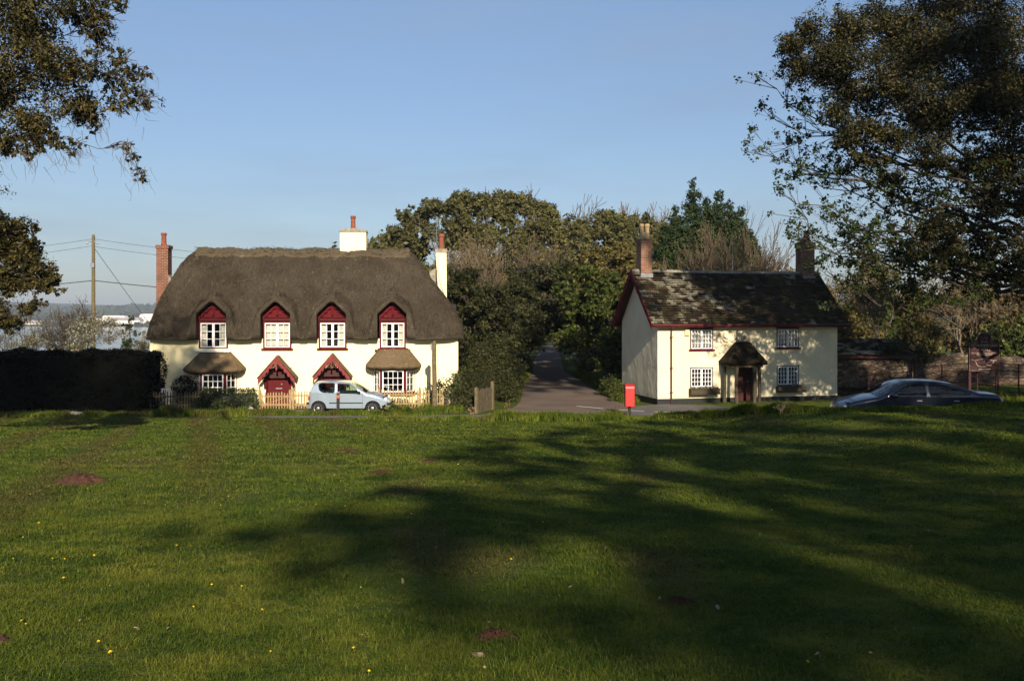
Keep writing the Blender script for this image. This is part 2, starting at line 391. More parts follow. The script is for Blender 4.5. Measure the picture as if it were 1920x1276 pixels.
q.l(q.b.outputs[0], mx.inputs[1]); q.l(tr.outputs[0], mx.inputs[2]); q.l(mx.outputs[0], q.t.nodes['Material Output'].inputs[0]); MT['grass_blades'] = q.m
lawn = mesh_np('lawn', np.stack([GX, GY, GZ], -1).reshape(-1, 3), Fq, MT['lawn_ground'], smooth=True); tag(lawn, kind='structure')

# water of the estuary
q = NT('water', .12, .5); q.base((.07, .085, .10)); q.bump(q.noise(.25, 4, sc3=(1, .35, 1)), .25, .4); MT['water'] = q.m
w = MB().add([(-3500, 260, -8.5), (-30, 260, -8.5), (-30, 1600, -8.5), (-3500, 1600, -8.5)], [(0, 1, 2, 3)]).build('water', MT['water']); tag(w, kind='structure')

# roads, draped on the ground
q = NT('asphalt', .9, .15)
c = q.mix(q.ramp(q.noise(.6, 5), [(.35, 0), (.7, 1)]), (.100, .075, .058), (.145, .108, .083))
c = q.mix(q.ramp(q.noise(40, 2), [(.6, 0), (.75, .5)]), c, (.16, .13, .11)); q.base(c); q.bump(q.noise(60, 3), .4, .01); MT['asphalt'] = q.m
q = NT('old_tarmac', .9, .15); q.base(q.mix(q.ramp(q.noise(1.5, 5), [(.4, 0), (.7, 1)]), (.085, .08, .078), (.13, .12, .11))); q.bump(q.noise(60, 3), .4, .01); MT['old_tarmac'] = q.m
def drape(name, rows, mat, lift, kind='structure', nseg=10):
    """rows: list of ((xl,y),(xr,y)) -> a strip of ground-hugging quads"""
    V = []; 
    for (a, b) in rows:
        for k in range(nseg+1):
            t = k/nseg; x = a[0]*(1-t)+b[0]*t; y = a[1]*(1-t)+b[1]*t; V.append((x, y, gz(x, y)+lift))
    n = nseg+1; F = [(i*n+k, i*n+k+1, (i+1)*n+k+1, (i+1)*n+k) for i in range(len(rows)-1) for k in range(nseg)]
    o = mesh_np(name, V, F, mat, smooth=True); return tag(o, kind=kind)
def resample(rows, st):
    out = []
    for (a0, b0), (a1, b1) in zip(rows[:-1], rows[1:]):
        n = max(1, int(max(math.dist(a0, a1), math.dist(b0, b1))/st))
        for k in range(n):
            t = k/n; L2 = lambda p, q_: (p[0]+(q_[0]-p[0])*t, p[1]+(q_[1]-p[1])*t); out.append((L2(a0, a1), L2(b0, b1)))
    return out + [rows[-1]]
lane_rows = [((-1.5, 36.4), (5.6, 36.6)), ((-.35, 38.0), (6.4, 38.0)), ((.2, 40.5), (5.6, 40.3)), ((.40, 43.0), (5.0, 42.6)), ((.53, 47.5), (4.6, 46.2)), ((.7, 53.5), (4.35, 53)), ((1.3, 68), (3.9, 68)), ((2.4, 92), (4.9, 92)), ((3.9, 122), (6.2, 122)), ((6.5, 150), (9.5, 150))]
drape('lane', resample(lane_rows, 1.0), MT['asphalt'], .03)
road_rows = [((4.6, 35.6), (5.5, 40.2)), ((6.6, 34.0), (6.8, 40.9)), ((8.6, 31.2), (8.6, 39.6)), ((10.5, 28.2), (10.8, 36)), ((13, 27), (13, 32)), ((18, 26.6), (18, 31)), ((30, 26), (30, 31))]
drape('road', resample(road_rows, .8), MT['old_tarmac'], .055)
drape('path', resample([((-10.4, 35.7), (-10.4, 35.9)), ((-9.2, 35.35), (-9.2, 36.2)), ((-1.0, 35.4), (-1.0, 36.6)), ((-.3, 35.5), (1.2, 37.4))], .8), MT['old_tarmac'], .05)
drape('parking_strip', resample([((-12.0, 36.9), (-12.0, 38.9)), ((-3.0, 36.9), (-3.0, 38.9))], .8), MT['old_tarmac'], .02)
for k, (a, b) in enumerate([((2.85, 40.0), (3.9, 38.9)), ((4.35, 38.5), (5.5, 37.75)), ((5.9, 37.55), (6.9, 37.1))]):
    dx, dy = b[0]-a[0], b[1]-a[1]; l = math.hypot(dx, dy); nx_, ny_ = -dy/l*.06, dx/l*.06
    V = [(x, y, gz(x, y)+.068) for x, y in [(a[0]-nx_, a[1]-ny_), (b[0]-nx_, b[1]-ny_), (b[0]+nx_, b[1]+ny_), (a[0]+nx_, a[1]+ny_)]]
    o = MB().add(V, [(0, 1, 2, 3)]).build('road_marking', MT['white_line']); tag(o, kind='structure')

# molehills and bare earth are listed here so that the grass leaves them free
HILLS = [(-6.95, 14.6, .33, .13), (-3.25, 5.55, .14, .05), (-.12, 5.75, .11, .035), (1.22, 6.6, .10, .03), (-3.9, 21.4, .35, .04), (-2.4, 16.6, .22, .04), (-1.75, 18.5, .2, .03)]
# ------------------------------------------------------------------ grass blades (too many to count: one object)
rng = np.random.default_rng(5)
def in_path(X, Y):
    m = np.zeros(len(X), bool)
    for (x, y, r, h) in HILLS: m |= (X-x)**2+(Y-y)**2*1.3 < (r*.9)**2
    return m
def blades(name, X, Y, h, w, seed, droop=.5, seg=2):
    g = np.random.default_rng(seed); n = len(X); Z = ground(X, Y) - .005
    a = g.uniform(0, 2*np.pi, n); dx, dy = np.cos(a), np.sin(a)
    lean = g.uniform(.15, 1.0, n)*droop*h*2
    # wide face roughly across the lean
    wx, wy = -dy*w/2, dx*w/2
    b = np.stack([X, Y, Z], -1); Wv = np.stack([wx, wy, np.zeros(n)], -1)
    mid = b + np.stack([dx*lean*.35, dy*lean*.35, h*.6], -1); tip = b + np.stack([dx*lean, dy*lean, h*(1-.25*lean/np.maximum(h, 1e-6)*.5)], -1)
    V = np.stack([b-Wv, b+Wv, mid+Wv*.8, mid-Wv*.8, tip], 1).reshape(-1, 3)
    i = np.arange(n)[:, None]*5
    T = np.concatenate([i+[0, 1, 2], i+[0, 2, 3], i+[3, 2, 4]], 1).reshape(-1, 3)
    return V, T
Vs, Ts, off = [], [], 0
def add_bl(X, Y, h, w, seed, **k):
    global off
    V, T = blades('', X, Y, h, w, seed, **k); Vs.append(V); Ts.append(T+off); off += len(V)
def cellnoise(X, Y, f, seed):
    g = np.random.default_rng(seed); A = g.uniform(size=(257, 257)); x = X*f+500.3; y = Y*f+500.7
    xi = np.floor(x).astype(int); yi = np.floor(y).astype(int); fx = sm(x-xi); fy = sm(y-yi); xi %= 256; yi %= 256
    return (A[xi, yi]*(1-fx)+A[xi+1, yi]*fx)*(1-fy)+(A[xi, yi+1]*(1-fx)+A[xi+1, yi+1]*fx)*fy
bands = [(3.6, 7.5, 6800, .028, .0038), (7.5, 12, 3300, .032, .0058), (12, 18, 1100, .034, .010), (18, 26, 480, .036, .017), (26, 35.4, 260, .040, .025)]
for bi, (y0, y1, dens, hh, ww) in enumerate(bands):
    A = .5*(y1*y1-y0*y0)*1.36; n = int(A*dens)
    Y = np.sqrt(rng.uniform(y0*y0, y1*y1, n)); X = Y*rng.uniform(-.68, .68, n)
    t = cellnoise(X, Y, 2.6, 1)*.6+cellnoise(X, Y, .6, 2)*.3+.45*cellnoise(X, Y, 8, 3)-.12
    keep = ~in_path(X, Y) & (rng.uniform(size=n) < .35+1.1*t) & (Y < np.interp(X, CX, CY)+.6)
    X, Y, t = X[keep], Y[keep], t[keep]
    add_bl(X, Y, hh*(.45+1.1*t)*rng.uniform(.6, 1.4, len(X)), ww*rng.uniform(.7, 1.3, len(X)), 10+bi, droop=1.3)
Vs = np.concatenate(Vs); Ts = np.concatenate(Ts)
o = mesh_np('lawn_grass', Vs, Ts, MT['grass_blades']); tag(o, kind='stuff')
# longer verge grass along the edge of the road
Vs, Ts, off = [], [], 0
def verge(pts, n, h, wd=.35, seed=3):
    g = np.random.default_rng(seed); pts = np.array(pts, float); s = g.uniform(0, len(pts)-1, n); i = np.minimum(s.astype(int), len(pts)-2); f = (s-i)[:, None]
    p = pts[i]*(1-f)+pts[i+1]*f; X = p[:, 0]+g.normal(0, .12, n); Y = p[:, 1]+g.normal(0, wd, n)
    t = cellnoise(X, Y, 1.1, 9)*.6+cellnoise(X, Y, 3.5, 8)*.5
    add_bl(X, Y, h*(.25+1.2*t)*g.uniform(.5, 1.3, n), np.full(n, .03), seed+50, droop=.35)
verge([(-14.5, 36.75), (-11, 36.6), (-8, 36.55), (-4.9, 36.6), (-3.2, 36.7)], 15000, .26, .18, 3)
verge([(-23, 36.6), (-19, 36.8), (-15, 36.9)], 8000, .16, .4, 4)
verge([(-.9, 34.9), (1.5, 35.0), (4.2, 34.9)], 11000, .28, .25, 5)
verge([(-10.8, 35.25), (-4.6, 35.2)], 3600, .07, .12, 53)
verge([(4.2, 34.9), (5.4, 34.6)], 2200, .10, .2, 52)
verge([(-5.5, 35.2), (-.8, 34.9)], 6000, .14, .2, 51)
verge([(5.5, 34.1), (6.6, 32.9), (7.8, 30.1), (8.6, 28.3)], 12000, .24, .3, 6)
verge([(8.6, 28.1), (9.4, 26.4), (11.3, 26.1), (13.35, 25.6), (17, 25.4)], 16000, .13, .25, 7)
verge([(-3.6, 38.4), (-2.2, 38.5)], 3000, .3, .35, 8)
verge([(-8, 39.3), (-3.3, 39.6)], 3500, .22, .3, 13)
verge([(5.2, 42.6), (5.9, 44), (5.2, 47)], 5000, .25, .5, 9)
verge([(5.0, 52), (4.8, 60), (5.6, 75)], 6000, .3, .6, 10)
verge([(.1, 49), (.7, 58), (1.3, 68)], 3500, .35, .25, 11)
verge([(15, 34), (22, 36), (30, 36)], 14000, .25, 1.8, 12)
Vs = np.concatenate(Vs); Ts = np.concatenate(Ts)
o = mesh_np('verge_grass', Vs, Ts, MT['grass_blades']); tag(o, kind='stuff')

# ------------------------------------------------------------------ plants: branches and leaves in bulk
def tubes(name, segs, mat, parent, sides=5):
    """segs: rows of p0(3) p1(3) r0 r1; each becomes a tapered prism"""
    S = np.asarray(segs, float)
    if len(S) == 0: return None
    p0, p1, r0, r1 = S[:, :3], S[:, 3:6], S[:, 6], S[:, 7]
    d = p1-p0; ln = np.linalg.norm(d, axis=1, keepdims=True)+1e-9; d = d/ln
    up = np.where(np.abs(d[:, 2:3]) < .9, [[0, 0, 1.]], [[1., 0, 0]]); a = np.cross(d, up); a /= np.linalg.norm(a, axis=1, keepdims=True); b = np.cross(d, a)
    e = d*np.minimum(r0[:, None]*.4, ln*.1)
    t = np.arange(sides)*2*np.pi/sides; ct, st = np.cos(t), np.sin(t)
    ring = a[:, None, :]*ct[None, :, None]+b[:, None, :]*st[None, :, None]
    V = np.concatenate([(p0-e)[:, None, :]+ring*r0[:, None, None], (p1+e)[:, None, :]+ring*r1[:, None, None]], 1)
    n = len(S); k = np.arange(sides); f = np.stack([k, (k+1) % sides, (k+1) % sides+sides, k+sides], -1)
    F = (np.arange(n)[:, None, None]*2*sides+f[None]).reshape(-1, 4)
    return mesh_np(name, V.reshape(-1, 3), F, mat, parent, smooth=True)
def leaf_mesh(name, C, N, size, mat, parent, g, aspect=.5):
    """C centres (n,3), N preferred normals"""
    n = len(C); N = N + g.normal(0, .75, (n, 3)); N /= np.linalg.norm(N, axis=1, keepdims=True)+1e-9
    T = g.normal(size=(n, 3)); T -= N*np.sum(T*N, 1, keepdims=True); T /= np.linalg.norm(T, axis=1, keepdims=True)+1e-9; B = np.cross(N, T)
    s = (size*g.choice([.55, .8, 1.0, 1.3, 1.7], n, p=[.2, .3, .25, .17, .08])*g.uniform(.85, 1.15, n))[:, None]; h = s*aspect
    V = np.stack([C-T*s*.5, C+B*h*.5-T*s*.05, C+T*s*.5+N*s*.08, C-B*h*.5-T*s*.05], 1).reshape(-1, 3)
    return mesh_np(name, V, np.arange(n*4).reshape(-1, 4), mat, parent)
def clump_points(cl, n, g, sub=10, spread=.16, shell=.5):
    """leaf positions: sub-tufts inside each ellipsoid clump, thicker towards its surface"""
    cl = np.asarray(cl, float); vol = (cl[:, 3]*cl[:, 4]*cl[:, 5])**(2/3); vol = vol*(cl[:, 6] if cl.shape[1] > 6 else 1); pr = vol/vol.sum()
    ntuft = max(1, n//sub); w = g.choice(len(cl), ntuft, p=pr)
    u = g.normal(size=(ntuft, 3)); u /= np.linalg.norm(u, axis=1, keepdims=True); r = g.uniform(size=(ntuft, 1))**shell
    c = cl[w, :3]+u*r*cl[w, 3:6]*g.uniform(.85, 1.12, (ntuft, 1))
    k = g.integers(0, ntuft, n); sp = spread*cl[w[k], 3:6].mean(1, keepdims=True)
    P = c[k]+g.normal(size=(n, 3))*sp*.8
    N = u[k]*.7+np.array([0, -.15, .55])
    return P, N, c
def splinter(cl, g, k):
    """break each clump into k smaller boughs so that the outline is ragged and the sky shows between them"""
    if not k: return cl
    out = []
    for c in cl:
        w = c[6] if len(c) > 6 else 1
        for _ in range(k):
            u = g.normal(size=3); u /= np.linalg.norm(u); rr = g.uniform(.25, .85); s = g.uniform(.34, .60); e = g.uniform(.8, 1.3, 3)
            out.append((*(c[:3]+u*rr*c[3:6]), *(c[3:6]*s*e), w))
    return np.array(out)
def bez(p0, p1, g, bend=.15, n=6, lift=0):
    p0 = np.asarray(p0, float); p1 = np.asarray(p1, float); L_ = np.linalg.norm(p1-p0); m = (p0+p1)/2+g.normal(0, bend*L_, 3)*[1, 1, .5]+[0, 0, lift*L_]
    t = np.linspace(0, 1, n+1)[:, None]; P = (1-t)**2*p0+2*t*(1-t)*m+t*t*p1; P[1:-1] += g.normal(0, .02*L_, (n-1, 3)); return P
def path_segs(P, r0, r1):
    n = len(P)-1; r = np.linspace(r0, r1, n+1); return [(*P[i], *P[i+1], r[i], r[i+1]) for i in range(n)]
def tree(name, label, cat, base, h, tr_r, clumps, n, size, lm, bm='bark', seed=1, group=None, twigs=4, aspect=.5, lean=(0, 0), fork=.45, sub=10, spread=.16, shell=.5, limb_r=.35, stems=1, splint=6):
    g = np.random.default_rng(seed); bx, by = base[:2]; bz = base[2] if len(base) > 2 else gz(bx, by)
    root = thing(name, label, cat, (bx, by, bz), 0, group); bvec = np.array([bx, by, bz])
    cl = np.asarray(clumps, float).copy(); cl[:, :3] -= bvec
    segs = []
    trunks = []
    for s in range(stems):
        o0 = np.array([g.normal(0, .25), g.normal(0, .25), 0]) if stems > 1 else np.zeros(3)
        T = bez(o0+[0, 0, -.3], np.array([lean[0], lean[1], h])+(g.normal(0, h*.15, 3)*[1, 1, .2] if stems > 1 else 0), g, .04, 8); trunks.append(T)
        segs += path_segs(T, tr_r/stems**.5, tr_r*.25)
    # each clump's limb leaves the nearest limb or trunk already grown, so that limbs fork as they do on a tree
    nodes = [(T[k], tr_r/stems**.5*(1-.7*k/8), 0.) for T in trunks for k in range(1, len(T)) if T[k][2] > h*.2]
    NP = np.array([n_[0] for n_ in nodes]); NR = [n_[1] for n_ in nodes]; ND = [0.]*len(nodes)
    ax = np.array([lean[0]*.6, lean[1]*.6, h*.6])
    for c in cl[np.argsort(np.linalg.norm((cl[:, :3]-ax)*[1, 1, .7], axis=1))]:
        v = c[:3]-NP; d = np.linalg.norm(v, axis=1); cost = d+.25*np.array(ND)+.5*np.maximum(0, -v[:, 2])
        k = int(np.argmin(cost)); P = bez(NP[k], c[:3], g, .14, 6, .05); r = NR[k]*(.75 if d[k] > 1 else .6); r1 = max(.012, r*.35*(1 if d[k] > 1 else 1.4)); segs += path_segs(P, r, min(r, r1))
        for q_ in range(2, 7): NP = np.vstack([NP, P[q_]]); NR.append(r+(r1-r)*q_/6); ND.append(ND[k]+d[k]*q_/6)
        for _ in range(twigs):
            a = P[g.integers(3, 7)]; u = g.normal(size=3); u /= np.linalg.norm(u); e = c[:3]+u*c[3:6]*.85
            segs += path_segs(bez(a, e, g, .12, 4), max(.008, min(.03, r1*.7)), .006)
    tubes('trunk', segs, MT[bm], root, 6)
    P, N, _ = clump_points(splinter(cl, g, splint), n, g, sub, spread, shell)
    leaf_mesh('crown', P, N, size, MT[lm], root, g, aspect)
    return root
def crown(c, r, n, cr, g, flat=.75, low=-.5):
    out = []
    while len(out) < n:
        u = g.normal(size=3); u /= np.linalg.norm(u)
        if u[2] < low: continue
        k = g.uniform(.45, .92); s = cr*g.uniform(.7, 1.3); out.append((c[0]+u[0]*r[0]*k, c[1]+u[1]*r[1]*k, c[2]+u[2]*r[2]*k, s, s, s*flat))
    return out
def grow(segs, tips, p, d, ln, r, lev, g, spread=.5, up=.12, nseg=4, kids=(3, 5), ratio=.62, minr=.006):
    q_ = np.array(p, float); d = np.array(d, float); step = ln/nseg; nodes = []
    for i in range(nseg):
        d = d+g.normal(0, .10, 3)+[0, 0, up*.35]; d /= np.linalg.norm(d); e = q_+d*step
        ra, rb = r*(1-.6*i/nseg), r*(1-.6*(i+1)/nseg); segs.append((*q_, *e, max(ra, minr), max(rb, minr))); q_ = e; nodes.append((q_.copy(), d.copy(), rb))
    if lev == 0: tips.append(q_); return
    k = g.integers(kids[0], kids[1]+1)
    for j in range(k):
        a, dd, rr = nodes[min(nseg-1, int(g.uniform(.3, 1)*nseg))]
        u = g.normal(size=3); u -= dd*np.dot(u, dd); u /= np.linalg.norm(u); nd = dd+u*spread*g.uniform(.6, 1.3); nd /= np.linalg.norm(nd)
        grow(segs, tips, a, nd, ln*ratio*g.uniform(.75, 1.2), rr*.62, lev-1, g, spread, up, nseg, kids, ratio, minr)
    grow(segs, tips, q_, d, ln*ratio, r*.4, lev-1, g, spread, up, nseg, kids, ratio, minr)
def bare_tree(name, label, cat, base, ln, r, lev, seed, stems=1, fan=.3, bm='twig', spread=.55, up=.15, kids=(3, 5), ratio=.62, group=None, buds=0, budmat='leaf_brown', budsize=.12, minr=.010):
    g = np.random.default_rng(seed); bx, by = base[:2]; bz = base[2] if len(base) > 2 else gz(bx, by)
    root = thing(name, label, cat, (bx, by, bz), 0, group); segs, tips = [], []
    for s in range(stems):
        a = g.uniform(0, 2*np.pi); f = fan*(s > 0 or stems > 1)*g.uniform(.3, 1)
        grow(segs, tips, (g.normal(0, .25)*(stems > 1), g.normal(0, .25)*(stems > 1), -.2), (math.cos(a)*f, math.sin(a)*f, 1), ln*g.uniform(.85, 1.1), r, lev, g, spread, up, 4, kids, ratio, minr)
    S = np.array(segs); th = S[:, 6] > r*.45
    tubes('trunk', S[th], MT[bm], root, 6); tubes('branches', S[~th], MT[bm], root, 3)
    if buds:
        T = np.array(tips); k = g.integers(0, len(T), buds); C = T[k]+g.normal(0, .18, (buds, 3)); leaf_mesh('leaves', C, np.tile([0, -.3, .6], (buds, 1)), budsize, MT[budmat], root, g)
    return root

# ------------------------------------------------------------------ building helpers
def wall_holes(mb, x0, x1, z0, z1, holes, y=0, t=.35):
    """front wall in the plane y with rectangular openings and their reveals, t thick"""
    X = sorted({x0, x1, *[h[0] for h in holes], *[h[1] for h in holes]}); Z = sorted({z0, z1, *[h[2] for h in holes], *[h[3] for h in holes]})
    for i in range(len(X)-1):
        for j in range(len(Z)-1):
            cx, cz = (X[i]+X[i+1])/2, (Z[j]+Z[j+1])/2
            if any(h[0] < cx < h[1] and h[2] < cz < h[3] for h in holes): continue
            mb.add([(X[i], y, Z[j]), (X[i+1], y, Z[j]), (X[i+1], y, Z[j+1]), (X[i], y, Z[j+1])], [(0, 1, 2, 3)])
    for a, b, c, d in holes:
        mb.add([(a, y, c), (a, y, d), (a, y+t, d), (a, y+t, c)], [(0, 1, 2, 3)]); mb.add([(b, y, c), (b, y, d), (b, y+t, d), (b, y+t, c)], [(0, 1, 2, 3)])
        mb.add([(a, y, c), (b, y, c), (b, y+t, c), (a, y+t, c)], [(0, 1, 2, 3)]); mb.add([(a, y, d), (b, y, d), (b, y+t, d), (a, y+t, d)], [(0, 1, 2, 3)])
def curtain_mb(M, xa, xb, za, zb, y, g, amp=.018, n=None):
    mb = MB(M); n = n or max(8, int((xb-xa)/.02)); V = []
    ph = g.uniform(0, 6); fr = g.uniform(55, 75)
    for i in range(n+1):
        x = xa+(xb-xa)*i/n; yy = y+amp*math.sin(fr*(x-xa)+ph)+amp*.4*math.sin(23*x)
        V += [(x, yy, za), (x+(.01 if i % 2 else 0), yy*1.0+.004, zb)]
    return mb.add(V, [(2*i, 2*i+2, 2*i+3, 2*i+1) for i in range(n)])
def window(root, x0, x1, z0, z1, cols, rows, ncase=2, y=0, frame='red_paint', rim=.05, sill=None, curt='sides', seed=0, M=None, proud=.03, bar=.022, stile=.045, part='window', lab=None):
    g = np.random.default_rng(seed)
    f = MB(M)   # outer frame
    f.box(x0, x0+rim, y-proud, y+.10, z0, z1).box(x1-rim, x1, y-proud, y+.10, z0, z1)
    f.box(x0+rim, x1-rim, y-proud, y+.10, z1-rim, z1).box(x0+rim, x1-rim, y-proud, y+.10, z0, z0+rim*.6)
    w_ = f.build(part, MT[frame], root, label=lab)
    cw = (x1-x0-2*rim)/ncase
    for k in range(ncase):
        a, b, c, d = x0+rim+k*cw+.006, x0+rim+(k+1)*cw-.006, z0+rim*.6+.004, z1-rim-.004
        m = MB(M); yy, y2 = y-proud-.012, y+.03
        m.box(a, a+stile, yy, y2, c, d).box(b-stile, b, yy, y2, c, d).box(a+stile, b-stile, yy, y2, c, c+stile*1.1).box(a+stile, b-stile, yy, y2, d-stile, d)
        for i in range(1, cols):
            x = a+stile+(b-a-2*stile)*i/cols; m.box(x-bar/2, x+bar/2, yy+.012, y2-.005, c+stile, d-stile)
        for j in range(1, rows):
            z = c+stile+(d-c-2*stile)*j/rows; m.box(a+stile, b-stile, yy+.015, y2-.008, z-bar/2, z+bar/2)
        m.build('casement', MT['white_paint'], w_)
        MB(M).add([(a, y+.015, c), (b, y+.015, c), (b, y+.015, d), (a, y+.015, d)], [(0, 1, 2, 3)]).build('pane', MT['glass'], w_)
    if sill:
        MB(M).box(x0-.07, x1+.07, y-.12, y+.05, z0-.07, z0-.003).build('sill', MT[sill], w_)
    xi0, xi1 = x0+rim, x1-rim; W = xi1-xi0
    if curt == 'sides':
        for a, b in ((xi0, xi0+W*g.uniform(.20, .28)), (xi1-W*g.uniform(.24, .34), xi1)): curtain_mb(M, a, b, z0+.05, z1-.05, y+.11, g).build('curtain', MT['curtain'], w_)
    elif curt == 'net': curtain_mb(M, xi0, xi1, z0+.12, z1-.04, y+.11, g, .012).build('curtain', MT['curtain'], w_)
    elif curt == 'left': curtain_mb(M, xi0, xi0+W*.32, z0+.05, z1-.05, y+.11, g).build('curtain', MT['curtain'], w_)
    return w_
def scallop(mb, xc, za, half, ze, dep, y, th=.03, n=26, waves=4.5):
    """carved bargeboards: a plank down each slope with a scalloped lower edge"""
    for sgn in (-1, 1):
        top, bot = [], []
        for i in range(n+1):
            t = i/n; x = xc+sgn*half*t; z = za+(ze-za)*t
            dd = dep*(.55+.55*abs(math.sin(math.pi*waves*t)))
            if t > .9: dd *= 1.25
            top.append((x, z)); bot.append((x-sgn*.0, z-dd))
        poly = top+bot[::-1]
        V = [(x, y, z) for x, z in top]+[(x, y, z) for x, z in bot]+[(x, y+th, z) for x, z in top]+[(x, y+th, z) for x, z in bot]; m = n+1
        F = [(i, i+1, m+i+1, m+i) for i in range(n)]+[(2*m+i, 2*m+i+1, 3*m+i+1, 3*m+i) for i in range(n)]+[(m+i, m+i+1, 3*m+i+1, 3*m+i) for i in range(n)]+[(i, i+1, 2*m+i+1, 2*m+i) for i in range(n)]
        F += [(0, m, 3*m, 2*m), (n, m+n, 3*m+n, 2*m+n)]; mb.add(V, F)
    return mb
def chimney_pot(x, y, z0, z1, r, mat, ch, lab=None):
    h = z1-z0; MB().lathe([(r*1.1, 0), (r*1.1, h*.08), (r*.92, h*.14), (r*.82, h*.78), (r*1.02, h*.82), (r*1.05, h*.93), (r*.9, h), (r*.7, h), (r*.7, h*.8)], (x, y, z0), 16).build('chimney_pot', MT[mat], ch, smooth=False, label=lab)
def aerial(root, x, y, z0, z1, rows, w, mat='wire'):
    m = MB().tube([(x, y, z0), (x, y, z1)], .018, 6)
    for z, hw, n in rows:
        m.tube([(x-hw*.2, y-.45, z), (x-hw*.2, y+.45, z)], .01, 5)
        for k in range(n):
            zz = z+(k-(n-1)/2)*w; m.tube([(x-hw, y-.1*k, zz), (x+hw*.6, y-.1*k, zz)], .009, 4)
    return m.build('aerial', MT[mat], root)

# ------------------------------------------------------------------ the thatched cottage
A = thing('thatched_cottage', 'cream thatched cottage with four red arched dormer windows and two gabled door hoods', 'cottage', (-15.98, 40.0, 0), R(3.5))
AL, AD = 13.58, 6.0
UP = [(2.13, 3.40), (4.93, 6.18), (7.37, 8.61), (10.07, 11.24)]
holesA = [(a+.03, b-.03, 2.60, 3.0) for a, b in UP] + [(2.10, 3.62, .5, 1.55), (9.95, 11.46, .52, 1.66), (5.05, 6.17, 0, 1.72), (7.47, 8.57, 0, 1.72)]
m = MB(); wall_holes(m, 0, AL, -.3, 3.0, holesA)
# side, back walls with wall tops tucked under the thatch; dormer cheeks above the eave
m.box(0, .002, 0, AD, -.3, 3.0); m.box(AL-.002, AL, 0, AD, -.3, 3.0); m.add([(0, AD, -.3), (AL, AD, -.3), (AL, AD, 3.0), (0, AD, 3.0)], [(0, 1, 2, 3)])
wallA = m.build('wall', MT['cream_wall'], A)
wallA.data.materials  # single
# dark rooms behind the windows
m = MB(); m.add([(.1, 1.6, -.2), (AL-.1, 1.6, -.2), (AL-.1, 1.6, 4.6), (.1, 1.6, 4.6)], [(0, 1, 2, 3)]); m.box(.1, AL-.1, .35, 1.6, 2.3, 2.36); m.build('room', MT['interior'], A)

def smin(a, b, k): h = np.clip(.5+.5*(b-a)/k, 0, 1); return b*(1-h)+a*h-k*h*(1-h)
def smax(a, b, k): return -smin(-a, -b, k)
RX0, RX1, RY0, RY1 = -.24, 13.86, -.50, 6.45
DC = [2.78, 5.55, 7.99, 10.65]; DP = [5.12, 5.12, 5.15, 5.15]; HW = .645
def roofz(x, y):
    yf, yb = ybounds(x); df = y-yf; db = yb-y; dl = x-RX0; dr = RX1-x
    zf = 3.28+1.17*np.maximum(df, 0); zb = 3.28+1.17*np.maximum(db, 0)
    zl = 3.28+4.9*(1-np.exp(-np.maximum(dl, 0)/.85)); zr = 3.28+1.36*np.maximum(dr, 0)+.45*(1-np.exp(-np.maximum(dr, 0)/.15))
    zm = smin(smin(zf, zb, .35), smin(zl, zr, .3), .45)
    zm = np.minimum(zm, 7.17+.02*np.sin(x*1.3)+.02*np.sin(x*2.9+1))
    d = np.minimum(df, db)
    r = .22; rd = np.minimum(np.minimum(df, db), np.minimum(dl, dr)+.02)
    for c, p in zip(DC, DP):
        a = np.abs(x-c); dz = p-.08+np.interp(a, [0, .10, .25, .45, .68, .82, .92, 1.0, 1.08, 1.3], [0, -.05, -.17, -.32, -.55, -.80, -1.15, -1.55, -2.0, -3.5])+.34*np.exp(-(a/.08)**2)*np.exp(-((y-RY0-.25)/.22)**2)+.07*np.minimum(df, 2)
        dz = np.where(a > 1.9, -9, dz); zm = smax(zm, dz, .26)
    k = np.clip(rd, 0, r); zm = zm-(r-np.sqrt(np.maximum(r*r-(r-k)**2, 0)))
    lump = .035*np.sin(x*2.3+y*1.1)*np.sin(y*1.9-x*.7)+.02*np.sin(x*5.1+2*y)+.012*np.sin(x*11+y*3)*np.sin(y*9-x*2)
    return zm+lump*np.clip(rd/.4, 0, 1)
def ybounds(x):
    e = 1.0; dl = np.clip((x-RX0)/e, 0, 1); dr = np.clip((RX1-x)/e, 0, 1); k = np.minimum(dl, dr); ins = .9*(1-np.sqrt(np.maximum(1-(1-k)**2, 0)))
    return RY0+ins, RY1-ins
cols_ = sorted(set(np.round(np.concatenate([np.linspace(RX0, RX0+1, 22), np.arange(RX0+1, RX1-1, .07), np.linspace(RX1-1, RX1, 22), *[[c-HW-.002, c-HW+.002, c+HW-.002, c+HW+.002] for c in DC], *[np.linspace(c-HW+.04, c+HW-.04, 17) for c in DC]]), 4)))
tt = np.concatenate([np.linspace(0, .10, 16), np.linspace(.115, 1, 80)])
V, F = [], []
NB = 6
for x in cols_:
    yf, yb = ybounds(x); ys_ = yf+(yb-yf)*tt; zt = roofz(np.full_like(ys_, x), ys_)
    bot = 2.99+.02*math.sin(x*3)
    for c in DC:
        a = abs(x-c)
        if a < HW: bot = min(4.66-1.0*max(0, math.sqrt(a*a+.006)-.08), 4.62)
    # underside: from the wall line out to the edge, then up the thick edge and over the top
    col = [(x, yf+.75, bot+.02), (x, yf+.30, bot), (x, yf+.08, bot+.005)]+[(x, yf-.02*math.sin(math.pi*k/NB), bot+(zt[0]-bot)*k/NB) for k in range(1, NB)]+[(x, float(y), float(z)) for y, z in zip(ys_, zt)]+[(x, yb, 3.0)]
    V += col
m_ = len(col); n_ = len(cols_)
F = [(i*m_+j, (i+1)*m_+j, (i+1)*m_+j+1, i*m_+j+1) for i in range(n_-1) for j in range(m_-1)]
roofA = mesh_np('thatch_roof', V, F, MT['thatch'], A, smooth=True)
